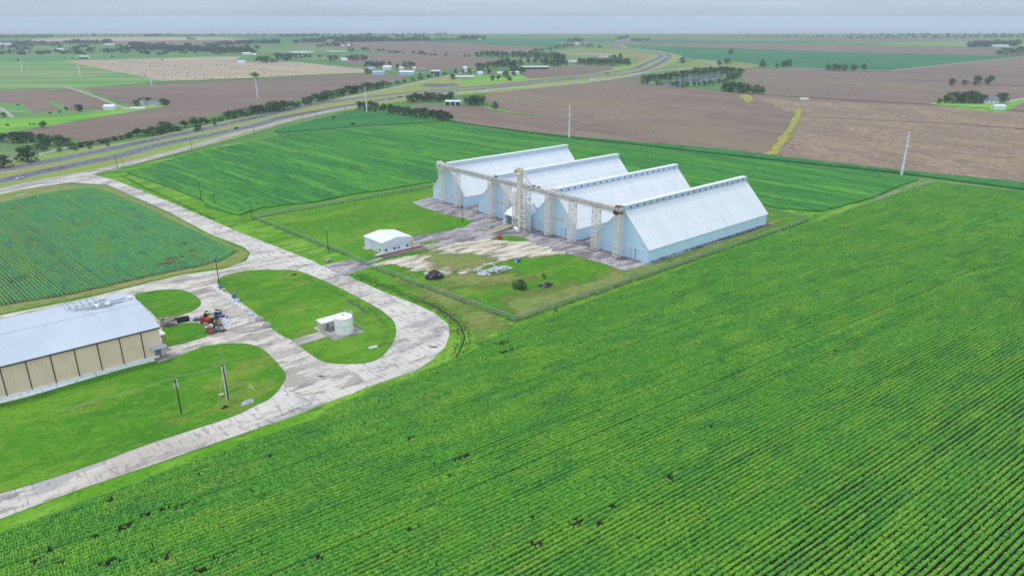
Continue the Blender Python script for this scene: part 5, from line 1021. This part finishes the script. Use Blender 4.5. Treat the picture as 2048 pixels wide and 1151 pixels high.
def machine(px, py, mat, label, lx=2.2, ly=1.4, h=1.5, rz=None, cat='machine', name='old_forklift', mast=True):
    g = G(px, py); o = thing(name, label, cat, (g.x, g.y, .18), YAW + random.uniform(-.5, .5) if rz is None else rz)
    b = MB(); b.rbox(-.1, 0, .3, lx, ly, h * .5, 0, .06).rbox(-lx * .3, 0, .3 + h * .5, lx * .42, ly * .92, h * .28, 0, .15); b = b.build('body', mat, o); bv = b.modifiers.new('bevel', 'BEVEL'); bv.width = .06; bv.segments = 2
    for x in (-lx * .34, lx * .36):
        for y in (-ly * .46, ly * .46): MB().bar((x, y - .12, .34), (x, y + .12, .34), .62, sides=12).build('wheel', 'black', o)
    if mast:
        m = MB()
        for y in (-.35, .35): m.bar((lx * .5, y, .1), (lx * .5, y, h + .9), .14)
        for z in (.5, h, h + .8): m.bar((lx * .5, -.35, z), (lx * .5, .35, z), .1)
        m.box(lx * .5, -.4, .12, lx * .5 + 1.0, -.24, .18).box(lx * .5, .24, .12, lx * .5 + 1, .4, .18); m.build('mast', 'slate', o)
        c = MB()
        for x in (-lx * .3, lx * .18):
            for y in (-ly * .42, ly * .42): c.bar((x, y, h * .8), (x, y, h + .65), .08)
        c.box(-lx * .34, -ly * .46, h + .65, lx * .22, ly * .46, h + .72); c.build('cage', 'black', o)
machine(412, 645.5, 'red', 'bright red boxy machine in the equipment pile by the small lawn', 3.2, 2.4, 2.6, .3, mast=False, name='red_machine')
machine(415, 634, 'black', 'black forklift behind the bright red machine', 2.2, 1.4, 1.4)
machine(437, 633, 'black', 'black and blue forklift at the far side of the equipment pile', 2.4, 1.5, 1.8); machine(442, 634, 'bluep', 'blue low tug at the far side of the equipment pile', 2.6, 1.3, 1.0, .2, mast=False, name='blue_tug')
machine(423, 638.5, 'yellow', 'pale yellow machine next to the bright red machine', 2.2, 1.4, 1.2, -.5, mast=False, name='yellow_machine'); machine(436, 650, 'yellow', 'yellow and black forklift in the middle of the equipment pile', 3.0, 1.5, 1.5, -.6)
machine(427, 634.5, 'tealp', 'teal machine cover behind the pale yellow machine', 2.4, 1.4, 1.3, -.6, mast=False, name='teal_machine'); machine(429, 647, 'black', 'black forklift at the centre of the equipment pile', 2.4, 1.5, 1.3, -.8)
machine(440, 662, 'slate', 'dark grey machine at the near end of the equipment pile', 3.0, 1.9, 1.6, .3, mast=False, name='grey_machine'); machine(447, 662, 'tan', 'small tan machine beside the dark grey one', 1.4, 1.1, 1.2, .5, mast=False, name='tan_machine')
machine(433, 658, 'black', 'black forklift between the tarps and the dark grey machine', 2.3, 1.4, 1.4, -.9)
machine(396, 640.5, 'bluep', 'blue low machine lying beside the black bins', 2.2, 1.2, .9, .1, mast=False, name='blue_machine'); machine(392, 641, 'lblue', 'pale blue crate machine nearest the black bins', 1.4, 1.0, .7, .1, mast=False, name='pale_machine')
def lump(px, py, lx, ly, h, mat, name, label, cat, group=None, n=90, seed=0, noise=.25, z=.15, crag=0):
    r = random.Random(seed + int(px)); g = G(px, py); nu, nv = 18, 8; vs, fs = [], []
    for j in range(nv + 1):
        for i in range(nu):
            t = 2 * math.pi * i / nu; f = j / nv; q = math.cos(f * math.pi / 2) ** .8; k = 1 + r.uniform(-noise, noise) * (1 - .5 * f)
            vs.append((lx / 2 * q * k * math.cos(t), ly / 2 * q * k * math.sin(t), h * math.sin(f * math.pi / 2) * (1 + r.uniform(-noise, noise) * .6)))
    for j in range(nv):
        for i in range(nu): fs.append([j * nu + i, j * nu + (i + 1) % nu, (j + 1) * nu + (i + 1) % nu, (j + 1) * nu + i])
    o = link(name, vs, fs, mat); o.location = (g.x, g.y, z); o.rotation_euler.z = YAW + r.uniform(-.3, .3); return tag(o, label, cat, group)
for k, (px, py, mt, a, b, h) in enumerate(((418, 664, 'tarp', 2.3, 2.0, 1.7), (424, 667, 'tarp', 2.6, 2.0, 1.6), (420, 658, 'tan', 2.0, 1.3, 1.3), (411, 651, 'greyp', 2.2, 1.4, 1.1))):
    lump(px, py, a, b, h, mt, 'tarped_bundle', ('brown tarp bundle at the lawn edge of the equipment pile', 'ribbed dark brown tarp bundle at the kerb of the equipment pile', 'tan wrapped bundle above the brown tarps', 'grey wrapped bundle below the bright red machine')[k], 'bundle', noise=.12)
for k in range(17):
    c, r_ = k % 5, k // 5; lump(446 + c * 4.0 + r_ * .8 + random.uniform(-1.6, 1.6), 641.5 + r_ * 5 + c * .6 + random.uniform(-1.6, 1.6), random.uniform(.8, 1.2), random.uniform(.8, 1.15), random.uniform(.6, 1.4), 'whitebag', 'bulk_bag', 'white bulk bag in the cluster beside the equipment pile', 'bag', 'cluster of white bulk bags', noise=.08)
lump(455, 636.5, 1.0, .9, .9, 'bluep', 'blue_drum', 'small blue wrapped drum among the white bulk bags', 'drum', noise=.05)
# grass yard
lump(868.5, 556, 7.5, 5.0, 3.0, 'darkheap', 'dirt_pile', 'dark dirt and ash pile with pale crest in the grass yard', 'dirt pile', noise=.2)
lump(1092, 571, 6.0, 3.6, .8, 'darkheap', 'burnt_patch', 'low dark burnt heap beside the big round bush', 'ash heap', noise=.35)
m = MB(); r = random.Random(5)
for k in range(120):
    x, y = r.uniform(-7.5, 7.5), r.gauss(0, 1.5); z = r.uniform(.05, .9) * (1 - abs(x) / 9); a_ = r.gauss(0.1, .35); L = r.uniform(.8, 3.2); m.rbox(x, y, z, L, r.uniform(.2, .9), r.uniform(.04, .16), a_)
o = m.build('scrap_pile', 'scrap'); g = G(990, 542); o.location = (g.x, g.y, .15); o.rotation_euler.z = YAW - .05; tag(o, 'flat pile of pale scrap sheets and pipes in the grass yard', 'scrap pile')
m = MB()
for k in range(30): m.rbox(r.gauss(0, 1), r.gauss(0, .8), r.uniform(0, .8), r.uniform(.4, 1.2), r.uniform(.3, .7), r.uniform(.1, .4), r.uniform(0, 3))
o = m.build('scrap_pile', 'scrap'); g = G(955, 543); o.location = (g.x, g.y, .15); tag(o, 'small separate heap of pale scrap beside the flat scrap pile', 'scrap heap')
machine(1035, 523, 'bluep', 'small blue and white tank cart at the edge of the tan gravel', 2.6, 1.7, 1.5, YAW + .3, cat='cart', name='tank_cart', mast=False); lump(1032.5, 524, 1.4, 1.2, 1.3, 'whitebag', 'white_bag', 'white sack leaning on the blue tank cart', 'sack', noise=.06)
g = G(658, 524); o = thing('utility_box', 'dark teal utility box on the verge at the compound entrance', 'utility box', (g.x, g.y, .15), YAW); MB().rbox(0, 0, 0, 2.2, 1.2, .7).build('base', 'slate', o); MB().rbox(.2, 0, .7, 1.3, 1.0, .6, 0, .15).build('cover', 'tealp', o); MB().rbox(-.8, 0, .7, .4, .8, .3).build('lid', 'white', o)
for px, py, a, h, lab in ((588, 551, 2.6, .6, 'flat grey brush heap on the far end of the central lawn'), (495, 807, 4.2, .9, 'broken concrete rubble at the road edge of the south lawn'), (450, 816.5, 2.0, .7, 'small concrete lump at the guy wire foot')):
    lump(px, py, a, a * .45, h, 'palegrey' if a > 2.7 else 'darkheap', 'rubble_heap', lab, 'rubble', noise=.35)
crate(746.5, 697, 2.8, .7, .6, 'white', 'culvert_headwall', 'white culvert headwall on the central lawn swale', 'headwall', rz=.5, z=.25); crate(443.5, 792, 1.4, 1.0, .5, 'tan', 'meter_box', 'small tan meter box on the south lawn by the riser pole', 'box', z=.28)
g = G(510, 782); o = MB().bar((0, 0, .3), (-1.6, .9, 1.9), .1).bar((0, 0, .3), (-2.0, .2, 1.7), .1).build('guy_guard', 'yellowp'); o.location = (g.x, g.y, .1); tag(o, 'pair of thin yellow guy guards slanting from the south lawn', 'guy guard')
g = G(228.5, 343); o = thing('road_sign', 'white board sign with a border at the highway turnoff', 'sign', (g.x, g.y, .1), .5); MB().box(-1.6, -.06, .9, 1.6, .06, 2.6).build('board', 'white', o); MB().box(-1.35, -.09, 1.7, 1.3, -.065, 2.35).build('face', 'palegrey', o)
for x in (-1.3, 1.3): MB().bar((x, 0, 0), (x, 0, .9), .14).build('post', 'wood', o)
g = G(41, 390); lump(41, 391, 5, 1.6, .8, 'scrap', 'debris_heap', 'pale debris heap in the grass by the frontage road', 'debris')
g = G(308, 320); o = MB().bar((0, 0, 0), (0, 0, 1.2), .5, sides=8).lathe([(.3, 1.2), (.4, 1.4), (.1, 1.7)], 8).build('hydrant', 'yellowp'); o.location = (g.x, g.y, .1); tag(o, 'pale yellow hydrant on the verge of the frontage road', 'hydrant')
g = G(1214, 152); o = thing('highway_sign', 'large green highway sign in the median', 'road sign', (g.x, g.y, .3), -.2); MB().box(-3.2, -.08, 2.4, 3.2, .08, 5.6).build('panel', 'greensign', o)
for x in (-2, 2): MB().bar((x, .2, 0), (x, .2, 5), .2).build('post', 'galv', o)

# ------------------------------------------------------------------ vehicles
def car(label, px, py, mat, truck=False, k=0, big=False):
    g = G(px, py); line = NEAR if k else FAR; i = min(range(len(line) - 1), key=lambda q: (line[q] - g).length); d = (line[i + 1] - line[i]).normalized()
    o = thing('pickup_truck' if truck else ('box_truck' if big else 'car'), label, 'truck' if truck or big else 'car', (g.x, g.y, .34), math.atan2(d.y, d.x), None)
    L, Wd = (5.6, 2.0) if truck else ((9, 2.5) if big else (4.6, 1.85))
    if big:
        b = MB().rbox(-1.1, 0, .7, 6.4, Wd, 2.6).build('cargo_box', 'white', o); b = MB().rbox(3.3, 0, .5, 2.0, 2.2, 1.9, 0, .08).build('cab', mat, o)
    else:
        b = MB().rbox(0, 0, .35, L, Wd, .62, 0, .03); b = b.build('body', mat, o); bv = b.modifiers.new('bevel', 'BEVEL'); bv.width = .12; bv.segments = 3
        MB().rbox(.5 if truck else -.2, 0, .97, L * (.34 if truck else .52), Wd * .9, .6, 0, .22).build('cabin', 'glass', o); MB().rbox(.5 if truck else -.2, 0, 1.575, L * (.25 if truck else .38), Wd * .68, .05).build('roof', mat, o)
    for x in (-L * .31, L * .31):
        for y in (-Wd * .44, Wd * .44): MB().bar((x, y - .1, .33), (x, y + .1, .33), .66, sides=12).build('wheel', 'black', o)
M['carw'] = surf('white_car_paint', (.80, .80, .80, 1), rough=.3, spec=.5); M['card'] = surf('dark_car_paint', (.03, .035, .06, 1), rough=.3, spec=.5); M['carg'] = surf('grey_car_paint', (.25, .26, .28, 1), rough=.3, spec=.5)
car('dark pickup truck with pale front on the far carriageway beside the broad trees', 63, 325.5, 'card', True); car('white car on the carriageway at the frontage turnoff', 40, 358.5, 'carw', k=1); car('white car heading along the carriageway before the triangular crop', 419, 271.5, 'carw', k=1)
car('dark car on the carriageway past the white one', 473, 258, 'card', k=1); car('white car on the carriageway opposite the triangular crop', 650, 219.5, 'carw', k=1); car('white car on the far carriageway near the grove by the open shed', 895, 178.5, 'carw')
car('dark car on the carriageway near the dark tree row', 800, 195, 'card', k=1); car('white van on the carriageway below the long brown triangle', 1094, 164.3, 'carw', k=1); car('white truck parked at the frontage road junction', 1185, 163, 'carw', k=1, big=True)
car('dark car on the carriageway near the green sign', 1231, 150.5, 'card', k=1); car('dark car on the bend of the highway', 1268, 145.6, 'card', k=1); car('white truck leading round the highway bend', 1336, 117, 'carw', k=1, big=True); car('dark truck following round the highway bend', 1325, 123.5, 'card', True, 1)
car('white lorry at the far crest of the highway', 1289, 101.5, 'carw', big=True, k=1); car('white lorry on the distant straight', 1222, 93, 'carw', big=True); car('white lorry among the orange road works', 1316, 114, 'carw', big=True)
g = G(193, 194.5); car('white pickup on the tan farm lane between brown fields', 193, 194.5, 'carw', True)
car('white van at the red roofed depot', 1234, 81, 'carw', big=True)

# ------------------------------------------------------------------ far farms, sheds and houses
hn = [0]
def house(px, py, l, wd, h, rh, label, wm='white', rm='roofw', rot=YAW, cat='building', name='farm_shed', door=True, openbay=False, wins=0, group=None):
    g = G(px, py); o = thing(name, label, cat, (g.x, g.y, 0), rot, group)
    l, wd, h, rh = l * .76, wd * .76, h * .8, rh * .8
    a, b = l / 2, wd / 2
    MB().add([(-a, -b, 0), (a, -b, 0), (a, b, 0), (-a, b, 0), (-a, -b, h), (a, -b, h), (a, b, h), (-a, b, h), (-a, 0, h + rh), (a, 0, h + rh)], [[0, 1, 5, 4], [2, 3, 7, 6], [0, 4, 8, 7, 3], [1, 2, 6, 9, 5]]).build('wall', wm, o)
    r = MB()
    for s in (-1, 1):
        y = s * (b + .4); z = h - .4 * rh / b
        r.add([(-a - .4, y, z), (a + .4, y, z), (a + .4, 0, h + rh), (-a - .4, 0, h + rh), (-a - .4, y, z + .2), (a + .4, y, z + .2), (a + .4, 0, h + rh + .2), (-a - .4, 0, h + rh + .2)], [[0, 1, 2, 3], [4, 7, 6, 5], [0, 4, 5, 1], [1, 5, 6, 2], [2, 6, 7, 3], [3, 7, 4, 0]])
    r.build('roof', rm, o)
    if door: MB().box(-a - .06, -b * .4, 0, -a - .01, b * .4, h * .8).build('door', 'palegrey', o)
    if openbay:
        n = max(2, int(l / 6))
        for i in range(n): x = -a + (i + .1) * l / n; MB().box(x, -b - .06, 0, x + l / n * .8, -b - .01, h * .8).build('bay_opening', 'dark', o)
    for i in range(wins):
        x = -a + (i + .5) * l / wins; MB().box(x - .6, -b - .06, h * .35, x + .6, -b - .01, h * .75).build('window', 'glass', o)
    return o
Rr = -.25
house(222, 219.5, 17, 11, 5, 2.2, 'white gabled barn on the bright meadow by the ditch', rot=-.1, cat='barn')
house(288, 212, 9, 8, 6, 4, 'narrow white gabled wing of the farmstead among trees', rot=1.4, name='farmhouse', cat='house', wins=2, rm='slate'); house(308, 212, 15, 9, 5, 3.4, 'white farmhouse with dark roof among trees', rot=-.1, name='farmhouse', cat='house', wins=4, rm='slate')
house(277, 219, 21, 5, 2.6, .8, 'long low white shed below the white farmhouse', rot=.12, cat='shed'); house(170, 117.5, 34, 16, 7, 1.5, 'open fronted white barn at the corner of the hay field', rot=-.1, cat='barn', openbay=True)
house(484, 128, 22, 12, 7, 2, 'plain white shed at the edge of the hay field grove', rot=-.1, cat='shed'); house(758, 150, 30, 14, 7, 2, 'pale blue metal shed beside the brown field', wm='lblue', rm='roofg', rot=-.2, cat='shed')
house(815, 151, 36, 15, 8, 2.5, 'white metal shed with blue side near the highway ramp', wm='lblue', rot=-.2, cat='shed'); house(872, 148, 24, 13, 7, 1.5, 'white and blue flat shed near the highway ramp end', wm='lblue', rot=-.2, cat='shed', openbay=True)
house(930, 157.5, 42, 12, 4.5, 1.6, 'long pinkish building with white roof on the lawn', wm='pink', rot=-.08, name='long_building', wins=8); house(985, 150, 15, 10, 4.5, 3, 'tan house with grey roof among the grove', wm='tan', rm='slate', rot=-.1, name='house', cat='house', wins=3)
house(1069, 138.5, 74, 16, 6, 1.5, 'long white roofed barn with dark open bays at the field edge', rot=.08, cat='barn', openbay=True, wm='tan'); house(1147, 128.5, 36, 22, 6, 5, 'broad grey roofed house beside the dark tree row', wm='tan', rm='palegrey', rot=.1, name='house', cat='house', wins=4)
house(907, 209.5, 25, 13, 5.5, 1.2, 'white shed with a dark open bay in the grove', rot=-.12, cat='shed', openbay=True); house(1996, 219.5, 15, 13, 5.5, 1.5, 'white metal barn with pale door at the corn farm', rot=-.15, cat='barn')
MBx = house(1978, 206, 22, 14, 4.5, 5, 'grey roofed farmhouse behind the white barn', wm='white', rm='slate', rot=-.1, name='farmhouse', cat='house', wins=3); house(1608, 200.5, 13, 5, 3, .6, 'small white trailer standing in the corn', rot=-.1, cat='trailer', name='trailer')
house(775, 139.5, 22, 14, 7, 3, 'cream roofed barn behind the pale blue shed', rot=-.1, cat='barn'); house(742, 138, 20, 12, 5, 2, 'dark blue shed roof behind the pale blue shed', rm='bluep', rot=-.2, cat='shed'); house(803, 139.5, 12, 8, 5, 2, 'small white shed between trees behind the blue sheds', rot=.2, cat='shed'); house(829, 139.5, 8, 7, 5, 2, 'tiny white hut at the edge of the brown field', rot=.1, cat='hut')
house(845, 138, 14, 6, 3, 1, 'small red roofed hut by the brown field edge', rm='redroof', rot=0, cat='hut'); house(689, 122.5, 20, 13, 6, 3, 'small white barn with rounded roof between two tree clumps', rot=.2, cat='barn'); house(657, 123, 9, 7, 5, 2, 'tiny white house under the trees by the field', rot=.2, cat='house', name='house'); house(671, 123.5, 9, 6, 4, 1.5, 'tiny white shed under the trees by the field', rot=.1, cat='shed')
house(600, 114, 13, 9, 5, 2, 'white roof in the hay field grove', rot=0, cat='house', name='house'); house(517, 125, 14, 7, 4, 2, 'white roof at the start of the hay field grove', rot=.3, cat='house', name='house')
for px, py, l, lab in ((686, 93.5, 16, 'far white shed by the far dark trees'), (697, 92.5, 20, 'far pale tower shed by the far dark trees'), (911, 79.5, 50, 'far white farm shed at the end of the tree belt'), (959, 79.5, 18, 'far white house at the tip of the tree belt'), (317, 94, 24, 'white two storey house in the wooded belt'), (403, 102.5, 22, 'white gable in the wooded belt past the hay field'), (368, 101, 18, 'white roof in front of the wooded belt'), (345, 92.5, 16, 'pale roof deep in the wooded belt'), (460, 100.5, 20, 'pale roof at the end of the wooded belt'), (494, 110, 30, 'white shed at the corner of the hay field belt'), (508, 111, 14, 'tiny white shed at the corner of the hay field belt'), (220, 91, 40, 'white shed beyond the far pasture'), (121, 101.5, 28, 'white shed alone on the far pasture'), (3, 89.5, 40, 'white roof among the pasture farms at the frame edge'), (18, 90, 30, 'pale roof among the pasture farms'), (260, 96, 16, 'white gable at the near end of the wooded belt'), (1089, 117.8, 20, 'white house deep in the wood behind the long barn'), (1120, 119.5, 14, 'white shed at the edge of the wood behind the long barn'), (1029, 150, 22, 'white roofed house by the grove lawn'), (1958, 93.5, 18, 'far white silo shed at the corn horizon')):
    house(px, py, l, l * .6, 6 if l > 15 else 4, 2.5, lab, rot=random.uniform(-.3, .3), cat='house', door=False, wins=2, name='far_house')
house(2000, 94.5, 70, 20, 8, 2, 'long far white barn in front of dark trees', rot=-.1, cat='barn', name='barn')
house(1145, 89.5, 90, 26, 7, 2, 'long red roofed depot on the far plain', wm='pink', rm='redroof', rot=.1, name='depot', wins=6); house(1170, 89, 60, 22, 6, 2, 'red roofed annex at the end of the far depot', wm='pink', rm='redroof', rot=.1, name='depot', wins=4); house(1154, 90, 16, 14, 11, 1, 'tall white block in front of the red roofed depot', rot=.1, name='white_block'); house(1127, 88.8, 26, 12, 5, 1.5, 'white shed at the start of the red roofed depot', rot=.1)
house(1284, 81.5, 30, 14, 6, 2, 'white farm sheds at the edge of the far dark trees', rot=.1); house(930, 144, 9, 9, 10, 3, 'pale silo like building in the farm yards', rot=.2, name='silo'); house(960, 150, 12, 9, 5, 3, 'white house in the farm yards past the pink building', rot=.3, name='house', cat='house'); house(1003, 149, 20, 10, 4, 2, 'white yard shed near the round lawn trees', rot=-.1)
# round bales
bal = MB(); bal.bar((0, -.75, .75), (0, .75, .75), 1.55, sides=14); first = None; rb = random.Random(3); nb = 0
HP = [(p.x, p.y) for p in GP('135,122.5 326,160.5 512,154.5 600,150 640,149 600,140 560,135 480,128 470,119 482,114.5 400,115.5 261,119')]
BT = []
while nb < 105:
    px, py = rb.uniform(140, 640), rb.uniform(115, 159); g = G(px, py)
    if any(abs(px - q[0]) < 9 and abs(py - q[1]) < 2.6 for q in BT): continue
    if not inpoly(np.array([[g.x, g.y]]), HP)[0] or (px > 430 and py < 128): continue
    if first is None: o = first = bal.build('hay_bale', 'rust')
    else: o = first.copy(); COL.objects.link(o)
    o.location = (g.x, g.y, .05); o.rotation_euler.z = rb.uniform(0, 6.28); BT.append((px, py)); o.scale = (1.1, 1.1, 1.0); tag(o, 'dark round bale lying on the cut hay field', 'hay bale', 'round bales on the hay field'); nb += 1
first.data.materials[0] = surf('weathered_hay', (.16, .12, .085, 1))
print('trees', ntree[0])

# ------------------------------------------------------------------ haze
hz = MB().box(-6500, -260, -1, 6500, 9500, 108).build('haze', None); hz['kind'] = 'stuff'; hz['label'] = 'pale rain haze over the plain'; hz['category'] = 'haze'
hm = bpy.data.materials.new('haze'); hm.use_nodes = True; hn = hm.node_tree; hn.nodes.remove(hn.nodes['Principled BSDF'])
pv = hn.nodes.new('ShaderNodeVolumePrincipled'); pv.inputs['Density'].default_value = 1.2e-4; pv.inputs['Color'].default_value = (.84, .94, 1, 1); pv.inputs['Anisotropy'].default_value = 0.0
hn.links.new(pv.outputs[0], hn.nodes['Material Output'].inputs['Volume']); hz.data.materials.append(hm); hz.display_type = 'WIRE'
